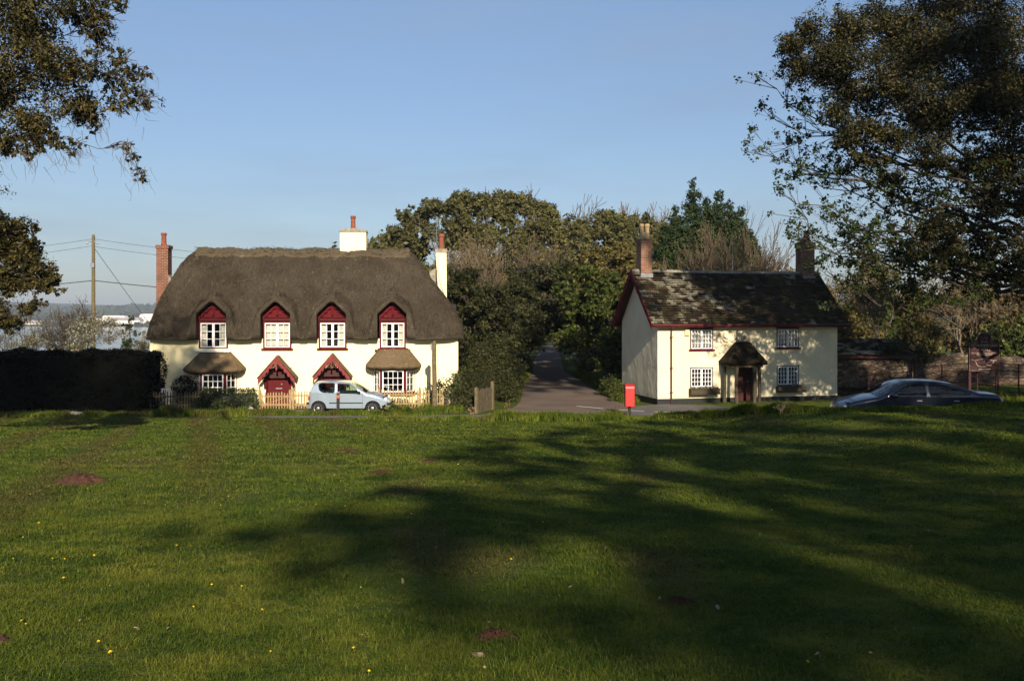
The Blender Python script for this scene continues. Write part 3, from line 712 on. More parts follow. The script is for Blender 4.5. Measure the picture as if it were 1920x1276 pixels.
# loose straw ends combed down the slope
gQ = np.random.default_rng(14); n_s = 26000; sx_ = gQ.uniform(RX0+.15, RX1-.15, n_s); sy_ = RY0+.03+(gQ.uniform(0, 1, n_s)**1.4)*3.4
yf_, yb_ = ybounds(sx_); sy_ = np.maximum(sy_, yf_+.02); e_ = .04
z0_ = roofz(sx_, sy_); gx_ = (roofz(sx_+e_, sy_)-z0_)/e_; gy_ = (roofz(sx_, sy_+e_)-z0_)/e_
gl_ = np.sqrt(gx_**2+gy_**2)+1e-3; dx_, dy_ = -gx_/gl_, -gy_/gl_; ln_s = gQ.uniform(.05, .22, n_s)/np.sqrt(1+gl_**2)
jx = gQ.normal(0, .16, n_s); x1_, y1_ = sx_+(dx_+jx)*ln_s, sy_+dy_*ln_s; z1_ = z0_-np.minimum(gl_, 4)*ln_s+gQ.uniform(.004, .03, n_s)
St = np.stack([sx_, sy_, z0_+.002, x1_, y1_, z1_, gQ.uniform(.006, .012, n_s), gQ.uniform(.003, .006, n_s)], -1)
k_ = gQ.uniform(size=n_s) < .6; k_[np.abs(gl_) > 6] = False
tubes('straw', St[(gl_ < 6) & k_], MT['thatch'], A, 3); tubes('straw', St[(gl_ < 6) & ~k_], MT['thatch_light'], A, 3)
# decorative ridge of newer straw with a ragged lower edge
V, F = [], []; xr = np.arange(1.25, 11.3, .06); gR = np.random.default_rng(4); yr = (RY0+RY1)/2
for x in xr:
    wv = .40+.05*abs(math.sin(x*4.2))+gR.normal(0, .012); sp_ = np.linspace(-wv, wv, 13); yy = yr+sp_
    zz = roofz(np.full_like(yy, x), yy)+.05+.05*(1-(np.abs(sp_)/wv)**4)+.03*math.sin(x*.9)+gR.normal(0, .012)
    V += [(x, yy[0], zz[0]-.09)]+list(zip([x]*13, yy, zz))+[(x, yy[-1], zz[-1]-.09)]
F = [(i*15+j, (i+1)*15+j, (i+1)*15+j+1, i*15+j+1) for i in range(len(xr)-1) for j in range(14)]
mesh_np('ridge_cap', V, F, MT['thatch_light'], A, smooth=False)
S = []
for k in range(900):  # straw ends along the ridge
    x = gR.uniform(1.2, 11.3); y = yr+gR.uniform(-.42, .1); z = float(roofz(np.array([x]), np.array([y]))[0])+.09; d = gR.normal(0, .07, 3)
    S.append((x, y, z, x+d[0]*1.6, y-.04, z+abs(d[2])*.7, .007, .004))
tubes('ridge_straw', S, MT['thatch_light'], A, 3)
for c, p in zip(DC, DP):
    MB().lathe([(.24, -.16), (.12, .04), (.05, .22), (.02, .36), (.006, .52)], (c, RY0+.24, p-.03), 8).build('finial', MT['thatch_light'], A, smooth=True)
for k, (a, b) in enumerate(UP):
    c = (a+b)/2; zt_ = 3.80
    w_ = window(A, a, b, 2.60, zt_, 2, 3, 2, 0, 'red_paint', .07, None if k == 0 else 'red_paint', 'net' if k == 1 else 'sides', seed=k+3)
    # boarded gable above the window, with a carved bargeboard on it
    gb = MB().prism([(a-.02, zt_+.003), (b+.02, zt_+.003), (b+.02, 4.06), (c, 4.64), (a-.02, 4.06)], .02, .08)
    gp = gb.build('dormer_gable', MT['red_paint'], A)
    s_ = MB(); scallop(s_, c, 4.62, (b-a)/2, 4.06, .17, -.09, .05, 26, 3.5); s_.box(c-.03, c+.03, -.10, -.03, 4.1, 4.55); s_.lathe([(.02, 0), (.05, .04), (.02, .09)], (c, -.07, 4.04), 8)
    s_.build('bargeboard', MT['red_paint'], gp)
    MB().box(a-.02, b+.02, -.05, -.02, 3.83, 3.86).box(a-.02, b+.02, -.045, -.02, 3.97, 3.99).build('moulding', MT['dark_red'], gp)
    # cream side posts where the wall runs up beside the window
    MB().prism([(a-.10, 2.9), (a-.003, 2.9), (a-.003, 3.04), (a-.06, 3.02)], -.05, .03).build('corbel', MT['cream_wall'], A)
    MB().prism([(b+.003, 2.9), (b+.10, 2.9), (b+.06, 3.02), (b+.003, 3.04)], -.05, .03).build('corbel', MT['cream_wall'], A)
MB().box(2.0, 3.53, -.16, -.004, 2.45, 2.53).build('lead_flashing', MT['white_paint'], A)
# two bay windows with thatched lids
def bay(x0, x1, z0, z1, re, zt, rt, idx, curt):
    cx = (x0+x1)/2; pr_ = .50; fx0, fx1 = x0+.36, x1-.36
    B = MB(); B.box(x0-.06, x1+.06, -.02, .02, z1, z1+.02)
    w0 = window(A, fx0, fx1, z0, z1, 4, 3, 1, 0, 'red_paint', .07, None, None, seed=30+idx, M=Matrix.Translation((0, -pr_, 0)), part='bay_window')
    for sgn, ax, ay, bx, by in ((-1, x0, 0, fx0, -pr_), (1, fx1, -pr_, x1, 0)):
        l = math.hypot(bx-ax, by-ay); ang = math.atan2(by-ay, bx-ax); M = Matrix.Translation((ax, ay, 0)) @ Matrix.Rotation(ang, 4, 'Z')
        f = MB(M); f.box(0, .04, -.02, .06, z0, z1).box(l-.04, l, -.02, .06, z0, z1).box(.04, l-.04, -.02, .06, z1-.06, z1).box(.04, l-.04, -.02, .06, z0, z0+.04).build('frame', MT['red_paint'], w0)
        c_ = MB(M); st = .035; a, b, c, d = .05, l-.05, z0+.05, z1-.07
        c_.box(a, a+st, -.03, .02, c, d).box(b-st, b, -.03, .02, c, d).box(a+st, b-st, -.03, .02, c, c+st).box(a+st, b-st, -.03, .02, d-st, d).box((a+b)/2-.01, (a+b)/2+.01, -.02, .015, c+st, d-st)
        for j in (1, 2): z = c+(d-c)*j/3; c_.box(a+st, b-st, -.018, .012, z-.01, z+.01)
        c_.build('casement', MT['white_paint'], w0)
        MB(M).add([(a, .01, c), (b, .01, c), (b, .01, d), (a, .01, d)], [(0, 1, 2, 3)]).build('pane', MT['glass'], w0)
        if curt: curtain_mb(M, a+.02, b-.02, c+.02, d-.02, .07, np.random.default_rng(idx+sgn+9), .008, 10).build('curtain', MT['curtain'], w0)
    # sill and the little wall under the bay
    sl = [(x0-.14, .0), (fx0-.10, -pr_-.12), (fx1+.10, -pr_-.12), (x1+.14, .0)]
    MB().prism(sl, z0-.09, z0-.003, 'z').build('sill', MT['red_paint'], w0)
    MB().prism([(x0, .0), (fx0, -pr_+.01), (fx1, -pr_+.01), (x1, .0)], -.2, z0-.092, 'z').build('apron', MT['cream_wall'], w0)
    # thatched lid: rings from the flared eave to the top at the wall, then the curved underside
    ea, eb = re; n = 40; V = []; rings = [(.66*ea, .55*eb, z1-.08), (.86*ea, .80*eb, z1-.02), (ea*.985, eb*.97, z1+.06), (ea, eb, z1+.12), (ea*.985, eb*.97, z1+.19)]
    ta, tb = rt; 
    for k in range(1, 11):
        t = k/10; rings.append((ea*.985+(ta-ea*.985)*t, eb*.97+(tb-eb*.97)*(t**.9), z1+.19+(zt-z1-.19)*(t**.95)))
    rings += [(ta*.8, .02, zt+.03)]
    for a_, b_, z_ in rings:
        for i in range(n+1):
            th_ = math.pi*i/n; c_, s2 = math.cos(th_), math.sin(th_); e = .55
            V.append((cx-math.copysign(abs(c_)**e, c_)*a_, -(s2**e)*b_+.01, z_+.015*math.sin(i*2.3)+.01*math.sin(i*5.1)))
    F = [(r*(n+1)+i, r*(n+1)+i+1, (r+1)*(n+1)+i+1, (r+1)*(n+1)+i) for r in range(len(rings)-1) for i in range(n)]
    mesh_np('bay_roof', V, F, MT['thatch_bay'], A, smooth=True)
bay(1.98, 3.76, .56, 1.56, (1.33, .92), 2.42, (.68, .12), 0, False)
bay(9.80, 11.60, .62, 1.70, (1.24, .92), 2.57, (.66, .12), 1, True)
MB().box(9.85, 11.45, -.06, -.003, 2.44, 2.54).build('fascia', MT['red_paint'], A)
# two gabled hoods over the doors
def hood(xc, za, half, ze, dx0, dx1):
    p = .62; d_ = MB().box(dx0, (dx0+dx1)/2-.004, .20, .25, 0, 1.70).box((dx0+dx1)/2+.004, dx1, .20, .25, 0, 1.70)
    for x in np.arange(dx0+.13, dx1, .135): d_.box(x-.006, x+.006, .193, .20, .05, 1.66)
    dr = d_.build('door', MT['red_gloss'], A); MB().box((dx0+dx1)/2-.16, (dx0+dx1)/2+.12, .17, .19, .78, .83).build('letter_flap', MT['metal_grey'], dr)
    MB().lathe([(.03, 0), (.03, .04)], ((dx0+dx1)/2+.10, .15, 1.0), 10, 'y').build('door_handle', MT['metal_grey'], dr)
    MB().box(dx0-.05, dx0-.003, -.01, .2, 0, 1.75).build('door_frame', MT['red_paint'], A)
    MB().box(dx1+.003, dx1+.05, -.01, .2, 0, 1.75).build('door_frame', MT['red_paint'], A)
    r_ = MB()
    for s in (-1, 1):
        ex = xc+s*(half+.06); r_.prism([(xc, za+.05), (ex, ze+.02), (ex, ze-.03), (xc, za)], -p, .0)
    h = r_.build('porch_roof', MT['thatch_bay'], A)
    b = MB(); scallop(b, xc, za+.0, half, ze-.02, .24, -p-.035, .035, 40, 5.5); b.box(xc-.035, xc+.035, -p-.05, -p-.036, za-.55, za-.05); b.lathe([(.02, 0), (.045, .05), (.02, .1)], (xc, -p-.03, za-.62), 8); b.build('bargeboard', MT['board_red'], h)
    for s in (-1, 1):
        k = MB()
        x = xc+s*(half-.18); k.box(x-.035, x+.035, -p+.06, -.003, ze-.02, ze+.05); k.tube([(x, -p+.12, ze-.02), (x, -.25, ze-.18), (x, -.03, ze-.45)], .03, 6); k.box(x-.035, x+.035, -.06, -.003, ze-.5, ze-.02)
        k.build('bracket', MT['dark_red'], h)
    MB().box(xc-half*.82, xc+half*.82, -.03, -.003, ze-.02, ze+.25).build('porch_lining', MT['dark_red'], h)
hood(5.63, 2.26, .80, 1.30, 5.09, 6.13); hood(8.02, 2.34, .80, 1.36, 7.50, 8.54)
# chimneys
c1 = MB().box(-.66, -.12, 2.9, 3.5, -.3, 7.25).box(-.70, -.08, 2.86, 3.54, 7.25, 7.40).build('chimney', MT['brick'], A, label='tall red brick chimney stack at the end of the thatch')
MB().prism([(-.12, 4.4), (.5, 4.4), (.25, 5.4), (-.12, 6.0)], 2.95, 3.45).build('flashing', MT['cement'], c1)
chimney_pot(-.40, 3.2, 7.40, 8.0, .13, 'terracotta', c1)
c2 = MB().box(7.96, 9.2, 2.7, 3.4, 6.4, 8.05).build('chimney', MT['cream_wall'], A, bevel=.02, label='broad cream rendered chimney stack on the thatched ridge')
MB().prism([(7.92, 8.05), (9.24, 8.05), (9.2, 8.15), (8.85, 8.22), (8.3, 8.22), (7.96, 8.16)], 2.66, 3.44).build('cap', MT['cement'], c2); chimney_pot(8.55, 3.05, 8.2, 8.85, .125, 'terracotta', c2)
c3 = MB().prism([(12.50, 7.1), (13.02, 7.1), (13.06, 2), (12.60, 2), (12.60, 5.6)], 2.9, 3.5).build('chimney', MT['cream_wall'], A, bevel=.02, label='slim cream chimney stack with an aerial and leaning outline')
MB().box(12.48, 13.06, 2.86, 3.54, 7.1, 7.28).build('cap', MT['cement'], c3); chimney_pot(12.78, 3.2, 7.28, 8.02, .14, 'terracotta', c3)
MB().prism([(12.2, 6.2), (12.5, 6.35), (12.5, 4.8), (12.35, 5.0)], 3.0, 3.5).build('flashing', MT['cement'], c3)
MB().tube([(12.62, 2.88, 7.0), (12.6, 2.87, 6.2), (12.75, 2.87, 5.5), (12.95, 2.87, 5.0)], .012, 5).build('cable', MT['wire'], c3)
aerial(c3, 12.55, 3.0, 6.6, 8.75, [(7.65, .38, 8), (8.55, .24, 4)], .13, 'metal_grey')

# ------------------------------------------------------------------ the slate-roofed cottage
B = thing('slate_cottage', 'cream two-storey cottage with a mossy lichen-spotted slate roof, rustic porch and dappled front wall', 'cottage', (6.584, 41.0, .05), R(13))
BL, BD, BE = 9.09, 4.7, 3.90
WB = [(1.58, 2.71, 2.47, 3.42), (5.92, 7.07, 2.52, 3.43), (1.58, 2.72, .73, 1.65), (5.93, 7.08, .76, 1.68)]
m = MB(); wall_holes(m, 0, BL, 0, BE, WB+[(3.90, 4.72, 0, 1.80)], 0, .4)
ry_, rz_ = 2.35, 6.15
m.add([(0, 0, 0), (0, BD, 0), (0, BD, BE), (0, ry_, rz_), (0, 0, BE)], [(0, 1, 2, 3, 4)]); m.add([(BL, 0, 0), (BL, BD, 0), (BL, BD, BE), (BL, ry_, rz_), (BL, 0, BE)], [(0, 1, 2, 3, 4)])
m.add([(0, BD, 0), (BL, BD, 0), (BL, BD, BE), (0, BD, BE)], [(0, 1, 2, 3)]); m.build('wall', MT['buff_wall'], B)
MB().add([(.1, 1.5, -.1), (BL-.1, 1.5, -.1), (BL-.1, 1.5, 3.7), (.1, 1.5, 3.7)], [(0, 1, 2, 3)]).box(.1, BL-.1, .4, 1.5, 1.9, 2.0).build('room', MT['interior'], B)
MB().box(-.02, 3.88, -.02, .2, -.4, .24).box(4.74, BL+.02, -.02, .2, -.4, .24).box(-.02, .2, .2, BD+.02, -.4, .24).build('plinth', MT['black_paint'], B)
# roof of individual slates laid in courses
gS = np.random.default_rng(8); V = []; F = []
ov, gx = .36, .40; slope = math.atan2(rz_-BE, ry_); ez = BE-ov*math.tan(slope)+.02
sl_len = math.hypot(ry_+ov, rz_-ez); nc = 23
def slates(side):
    for r_ in range(nc):
        d0 = sl_len*r_/nc-.01; d1 = sl_len*(r_+1)/nc+.05; x = -gx-.1*gS.uniform()-(.12 if r_ % 2 else 0)
        while x < BL+gx-.02:
            w_ = gS.uniform(.22, .30); x2 = min(x+w_, BL+gx); xa = max(x, -gx); th = .022+gS.uniform(0, .012); dj = gS.normal(0, .008); tj = gS.normal(0, .006)
            if x2-xa > .04:
                b = len(V)
                for dd, hh in ((d0+dj, .045+tj), (d1, .012)):
                    for xx in (xa+.004, x2-.004):
                        for e in (0, th):
                            sag = -.035*math.sin(math.pi*(xx+.4)/(BL+.8))-.02*math.sin(xx*1.9)
                            yy = -ov+dd*math.cos(slope); zz = ez+dd*math.sin(slope)+hh+e+sag*(dd/sl_len)
                            if side: yy = 2*ry_-yy
                            V.append((xx, yy, zz))
                # order: (d0: xa bottom, xa top, x2 bottom, x2 top),(d1: ...)
                F.extend([(b+1, b+3, b+7, b+5), (b, b+1, b+3, b+2), (b, b+1, b+5, b+4), (b+2, b+3, b+7, b+6)])
            x = x2 if x2 > x+.01 else x+.2
slates(0); slates(1)
mesh_np('slate_roof', V, F, MT['slate'], B)
MB().prism([(-ov+.02, ez-.03), (ry_, rz_), (2*ry_+ov-.02, ez-.03), (2*ry_+ov-.1, ez-.08), (ry_, rz_-.12), (-ov+.10, ez-.08)], -.38, BL+.38, 'x').build('roof_boards', MT['dark_red'], B)
m = MB()
for k in range(30):
    x = -.38+k*(BL+.76)/30; z = rz_+.02-.035*math.sin(math.pi*(x+.4)/(BL+.8)); m.prism([(ry_-.15, z-.06), (ry_-.05, z+.06), (ry_+.05, z+.06), (ry_+.15, z-.06)], x+.003, x+(BL+.76)/30-.003, 'x')
m.build('ridge_tiles', MT['cement'], B)
for xx in (-.44, BL+.41):
    m = MB()
    m.prism([(-ov-.02, ez+.02), (ry_, rz_+.05), (2*ry_+ov+.02, ez+.02), (2*ry_+ov+.02, ez-.20), (ry_, rz_-.22), (-ov-.02, ez-.20)], xx, xx+.03, 'x')
    m.build('bargeboard', MT['red_paint'], B)
m = MB().tube([(-.4, -ov-.05, ez+.0), (BL+.4, -ov-.05, ez-.0)], .055, 8); m.box(-.4, BL+.4, -ov+.0, -ov+.02, ez-.10, ez+.0); gu = m.build('gutter', MT['gutter_red'], B)
m = MB().tube([(.64, -ov-.03, ez-.03), (.64, -.08, ez-.20), (.64, -.06, ez-.35), (.64, -.06, .02)], .038, 8)
for z in (3.0, 1.6, .5): m.box(.58, .70, -.11, -.003, z, z+.05)
m.build('downpipe', MT['gutter_red'], gu)
for k, (a, b, c, d) in enumerate(WB):
    up = k < 2
    window(B, a, b, c, d, 3, 4, 2, .05 if not up else .03, 'dark_red' if up else 'black_paint', .045, 'red_paint' if up else None, 'net' if up else None, seed=60+k, bar=.020, stile=.04, proud=.04)
    if up: MB().box(a-.05, b+.05, -.04, .03, d+.003, 3.62).build('lintel', MT['dark_red'], B)
# window boxes stand on brackets under the lower windows
for k, (a, b, z0, z1, lab) in enumerate([(1.50, 2.92, .42, .70, 'weathered wooden window box under the ground floor window left of the rustic porch'), (5.86, 7.26, .44, .73, 'weathered wooden window box under the ground floor window right of the rustic porch')]):
    M = B.matrix_basis.copy(); wb = thing('window_box', lab, 'window box', (0, 0, 0), 0, 'window boxes of the slate cottage'); 
    wb.location = Matrix.LocRotScale(B.location, B.rotation_euler, None) @ Vector((a, -.05, z0)); wb.rotation_euler = B.rotation_euler
    l = b-a; q_ = MB().box(0, l, -.26, -.235, 0, z1-z0).box(0, l, -.02, 0, 0, z1-z0).box(0, .025, -.235, -.02, 0, z1-z0).box(l-.025, l, -.235, -.02, 0, z1-z0).box(.025, l-.025, -.235, -.02, 0, .02)
    q_.box(-.02, l+.02, -.275, -.26, .02, .05).box(-.02, l+.02, -.275, -.26, z1-z0-.06, z1-z0-.02).build('trough', MT['old_wood'], wb)
    MB().box(.03, l-.03, -.23, -.025, .02, z1-z0-.05).build('earth', MT['soil'], wb)
    g = np.random.default_rng(k); n = 420; C = np.stack([g.uniform(.03, l-.03, n), g.uniform(-.24, -.02, n), z1-z0-.03+np.abs(g.normal(0, .05, n))], -1); leaf_mesh('plants', C, np.tile([0, -.5, .5], (n, 1)), .06, MT['leaf_dark'], wb, g)
# door and rustic porch of bent posts
d_ = MB().box(3.93, 4.69, .22, .27, 0, 1.78); dB = d_.build('door', MT['dark_red'], B); MB().lathe([(.03, 0), (.03, .04)], (4.55, .17, .95), 10, 'y').build('door_handle', MT['metal_grey'], dB)
MB().box(3.86, 3.93, -.03, .25, 0, 1.85).box(4.69, 4.76, -.03, .25, 0, 1.85).box(3.93, 4.69, -.03, .25, 1.79, 1.85).build('door_frame', MT['old_wood'], B)
gP = np.random.default_rng(12)
ex0, ex1, ey = 2.98, 4.92, -1.0; a0, a1, ay_ = 3.78, 4.42, -.28; ze_, za_ = 1.86, 2.78
V = []; rings = [(ex0+.12, ex1-.12, ey+.12, ze_-.10), (ex0, ex1, ey, ze_-.04), (ex0, ex1, ey, ze_+.05)]
for t in np.linspace(.1, 1, 8): rings.append((ex0+(a0-ex0)*t, ex1+(a1-ex1)*t, ey+(ay_-ey)*t, ze_+.05+(za_-ze_-.05)*t))
rings.append(((a0+a1)/2-.2, (a0+a1)/2+.2, -.2, za_+.03))
nn = 12
for (xa, xb, yf, z) in rings:
    row = [(xa, 0+(yf)*i/nn, z) for i in range(nn)]+[(xa+(xb-xa)*i/nn, yf, z) for i in range(nn)]+[(xb, yf*(1-i/nn), z) for i in range(nn+1)]
    V += [(x+gP.normal(0, .012), y, zz+gP.normal(0, .014)) for x, y, zz in row]
w_ = 3*nn+1
F = [(r_*w_+i, r_*w_+i+1, (r_+1)*w_+i+1, (r_+1)*w_+i) for r_ in range(len(rings)-1) for i in range(w_-1)]
pr_ = mesh_np('porch_roof', V, F, MT['mossy_thatch'], B, smooth=False)
MB().box(ex0+.15, ex1-.15, ey+.16, ey+.26, ze_-.20, ze_-.10).box(ex0+.15, ex0+.25, ey+.26, -.01, ze_-.20, ze_-.10).box(ex1-.25, ex1-.15, ey+.26, -.01, ze_-.20, ze_-.10).build('beam', MT['old_wood'], pr_)
for (x, y, bend) in [(3.12, -.30, .03), (3.47, -.86, -.03), (4.32, -.86, .05), (4.78, -.42, .05), (3.12, -.80, -.02), (4.78, -.86, .03)][:4]:
    P = [(x+bend*math.sin(t*3)*1.0, y+.02*math.sin(t*4), -.15+(ze_)*t) for t in np.linspace(0, 1, 8)]; MB().tube(P, [.095, .09, .082, .078, .08, .075, .078, .08], 9).build('post', MT['old_wood'], B, smooth=True)
MB().box(3.0, 4.9, -1.1, -.02, -.25, .03).build('doorstep', MT['cement'], B)
MB().box(1.30, 1.52, -.10, -.003, 3.10, 3.40).prism([(1.33, 3.14), (1.49, 3.14), (1.49, 3.36), (1.33, 3.36)], -.115, -.1).build('alarm_box', MT['alarm_cream'], B, bevel=.01)
cB1 = MB().box(-.02, .52, 2.0, 2.62, 5.1, 7.65).box(-.05, .55, 1.97, 2.65, 7.45, 7.60).build('chimney', MT['old_brick'], B, label='red brick chimney with two tall buff pots')
MB().box(-.05, .56, 1.96, 2.66, 5.55, 6.02).build('flashing', MT['lead'], cB1); chimney_pot(.13, 2.3, 7.65, 8.38, .105, 'buff_pot', cB1); chimney_pot(.38, 2.25, 7.65, 8.38, .12, 'buff_pot', cB1)
cB2 = MB().box(8.46, 9.12, 2.0, 2.66, 5.1, 7.60).box(8.42, 9.16, 1.96, 2.70, 7.40, 7.66).prism([(8.6, 7.66), (9.0, 7.66), (8.9, 7.9), (8.7, 7.9)], 2.1, 2.6).build('chimney', MT['old_brick'], B, label='dark soot-stained brick chimney behind the branches')
MB().box(8.50, 9.14, 1.95, 2.71, 5.55, 5.98).build('flashing', MT['lead'], cB2); chimney_pot(8.80, 2.3, 7.9, 8.25, .12, 'terracotta', cB2); aerial(cB2, 8.42, 2.3, 6.6, 8.5, [(7.8, .22, 4)], .14)
cB3 = MB().lathe([(.10, 0), (.10, .62), (.15, .64), (.15, .70), (.02, .72)], (5.72, 2.7, 5.9), 12).build('flue', MT['buff_pot'], B)
MB().tube([(5.15, 2.9, 5.8), (5.13, 2.9, 7.9)], .014, 5).build('aerial_mast', MT['metal_grey'], B)
# climbing plant above the porch
g = np.random.default_rng(3); segs, tips = [], []
for k in range(9): grow(segs, tips, (4.0+g.uniform(-.3, .3), -.06, 2.5), (g.normal(0, .9), -.02, 1), .42, .013, 2, g, .8, 0, 4, (2, 3), .7, .004)
S = np.array(segs); S[:, 1] = np.clip(S[:, 1], -.12, -.03); S[:, 4] = np.clip(S[:, 4], -.12, -.03)
cl_ = thing('climbing_plant', 'bare twiggy climber on the dappled wall above the rustic porch', 'climber', (6.584, 41.0, .05), R(13)); tubes('stems', S, MT['twig'], cl_, 4)

# outbuilding against its far end, stone wall, estate fence
O = thing('outbuilding', 'low stone outbuilding with a slate roof beside the slate cottage', 'outbuilding', (15.45, 43.6, .0), R(6))
MB().box(0, 4.0, 0, 2.6, -.3, 2.2).build('wall', MT['rubble_stone'], O)
V, F = [], []
for r_ in range(8):
    x = -.1
    while x < 4.1:
        w_ = gS.uniform(.24, .34); b = len(V); d0, d1 = r_/8, (r_+1)/8+.02
        for dd, hh in ((d0, .04), (d1, .012)):
            for xx in (x, min(4.12, x+w_-.006)):
                for e in (0, .025): V.append((xx, -.18+dd*1.5, 2.16+dd*.72+hh+e+gS.normal(0, .004)))
        F.extend([(b+1, b+3, b+7, b+5), (b, b+1, b+3, b+2), (b, b+1, b+5, b+4), (b+2, b+3, b+7, b+6)]); x += w_
rr = mesh_np('slate_roof', V, F, MT['slate'], O)
MB().prism([(-.17, 2.16), (1.35, 2.86), (2.7, 2.2), (2.7, 2.1), (1.35, 2.7), (-.17, 2.05)], -.08, 4.08, 'x').build('roof_boards', MT['dark_red'], rr)
MB().tube([(4.05, -.1, .1), (4.05, -.1, 2.1)], .045, 8).box(-.05, 4.1, -.24, -.19, 2.02, 2.12).build('gutter', MT['dark_red'], O)
gW = np.random.default_rng(2)
wl = thing('stone_wall', 'old rubble stone boundary wall with an uneven top behind the iron fence', 'wall', (19.5, 45.0, .1), R(-2))
V = []; n = 90
for i in range(n+1):
    x = i*.25; zt_ = 2.0+.10*math.sin(x*.8)+.06*math.sin(x*2.7)+gW.normal(0, .05)
    V += [(x, 0, -.4), (x, -.02+gW.normal(0, .015), 1.0), (x, gW.normal(0, .02), zt_-.05), (x, .12, zt_+gW.normal(0, .03)), (x, .35, zt_), (x, .5, -.4)]
F = [(i*6+j, (i+1)*6+j, (i+1)*6+j+1, i*6+j+1) for i in range(n) for j in range(5)]
mesh_np('stonework', V, F, MT['rubble_stone'], wl)
ef = thing('estate_fence', 'rusty iron estate railing with thin rails behind the dark car', 'fence', (15.5, 38.5, 0))
fx = [(15.5, 39.4), (17.0, 39.0), (18.3, 38.6), (19.6, 38.2), (20.9, 37.4), (22.2, 36.3), (23.5, 35.0), (24.8, 33.5), (26.2, 32.0)]
P3 = [(x-15.5, y-38.5, gz(x, y)) for x, y in fx]
for (x, y, z) in P3: MB().box(x-.02, x+.02, y-.02, y+.02, z-.3, z+1.42).build('post', MT['dark_red'], ef)
for h_ in (.25, .55, .85, 1.12, 1.40): MB().tube([(x, y-.03, z+h_) for x, y, z in P3], .014, 5).build('rail', MT['dark_red'], ef)

# ------------------------------------------------------------------ sign at the estate entrance
Sg = thing('estate_sign', 'maroon arched sign board on two posts reading POWDERHAM CASTLE with a route map', 'sign', (19.78, 38.0, gz(19.78, 38.0)), R(-6)); z0 = gz(19.78, 38.0)
b0, b1, bs, bt = 1.74-z0, 1.74-z0, 2.90-z0, 3.36-z0
arc = [(.27*math.cos(t), bs+.17+.27*math.sin(t)) for t in np.linspace(0, math.pi, 14)]
bd = MB().prism([(-.60, b0), (.60, b0), (.60, bs), (.27, bs)]+arc+[(-.27, bs), (-.60, bs)], -.03, .03).build('board', MT['sign_red'], Sg)
arc2 = [(.272*math.cos(t), -.036, bs+.17+.272*math.sin(t)) for t in np.linspace(0, math.pi, 14)]
MB().tube([(-.6, -.036, b0), (.6, -.036, b0), (.6, -.036, bs), (.272, -.036, bs)]+arc2+[(-.272, -.036, bs), (-.6, -.036, bs), (-.6, -.036, b0)], .012, 5).build('rim', MT['sign_rim'], bd)
for s in (-1, 1): MB().box(s*.55-.05, s*.55+.05, .032, .12, -.5, bs+.10).prism([(s*.55-.06, bs+.10), (s*.55+.06, bs+.10), (s*.55+.03, bs+.17), (s*.55-.03, bs+.17)], .03, .13).build('post', MT['sign_red'], Sg)
def text(body, x, z, size, name='lettering', parent=bd):
    cu = bpy.data.curves.new(name, 'FONT'); cu.body = body; cu.size = size; cu.align_x = 'CENTER'; cu.extrude = .003; cu.materials.append(MT['sign_letter'])
    to = bpy.data.objects.new(name, cu); COL.objects.link(to); bpy.context.view_layer.update()
    me = bpy.data.meshes.new_from_object(to.evaluated_get(bpy.context.evaluated_depsgraph_get())); bpy.data.objects.remove(to)
    o = link(bpy.data.objects.new(name, me), parent); o.location = (x, -.036, z); o.rotation_euler = (R(90), 0, 0); return o
text('POWDERHAM', 0, bs-.16, .165); text('CASTLE', 0, bs-.33, .155)
ln_ = MB()  # two lines of small print, too small to read
for z, hw, in ((bs-.44, .50), (bs-.50, .30)):
    x = -hw
    while x < hw: w_ = gW.uniform(.015, .05); ln_.box(x, x+w_, -.036, -.031, z, z+.022); x += w_+.014
ln_.box(-.22, .24, -.036, -.031, b0+.05, b0+.08); ln_.build('small_print', MT['sign_letter'], bd)
r_ = MB(); y = -.038
r_.tube([(-.50, y, b0+.46), (-.36, y, b0+.42), (-.20, y, b0+.47), (0, y, b0+.49), (.22, y, b0+.46), (.36, y, b0+.42), (.50, y, b0+.44)], .013, 5)
r_.tube([(-.36, y, b0+.42), (-.31, y, b0+.28), (-.25, y, b0+.19), (-.15, y, b0+.16), (.08, y, b0+.17), (.08, y, b0+.23), (.25, y, b0+.22), (.33, y, b0+.30), (.38, y, b0+.42)], .016, 5)
r_.box(-.02, .03, y-.003, y+.006, b0+.38, b0+.44); r_.build('route_map', MT['sign_letter'], bd)
e_ = MB(); zc_ = bs+.14
e_.tube([(-.13, y, zc_-.11), (-.08, y, zc_-.07), (0, y, zc_-.09), (.08, y, zc_-.07), (.13, y, zc_-.11)], .012, 5)
e_.tube([(-.11, y, zc_-.02), (-.09, y, zc_+.12), (-.02, y, zc_+.03), (0, y, zc_+.19), (.03, y, zc_+.03), (.09, y, zc_+.12), (.11, y, zc_-.02)], .006, 5); e_.build('crest', MT['sign_letter'], bd)

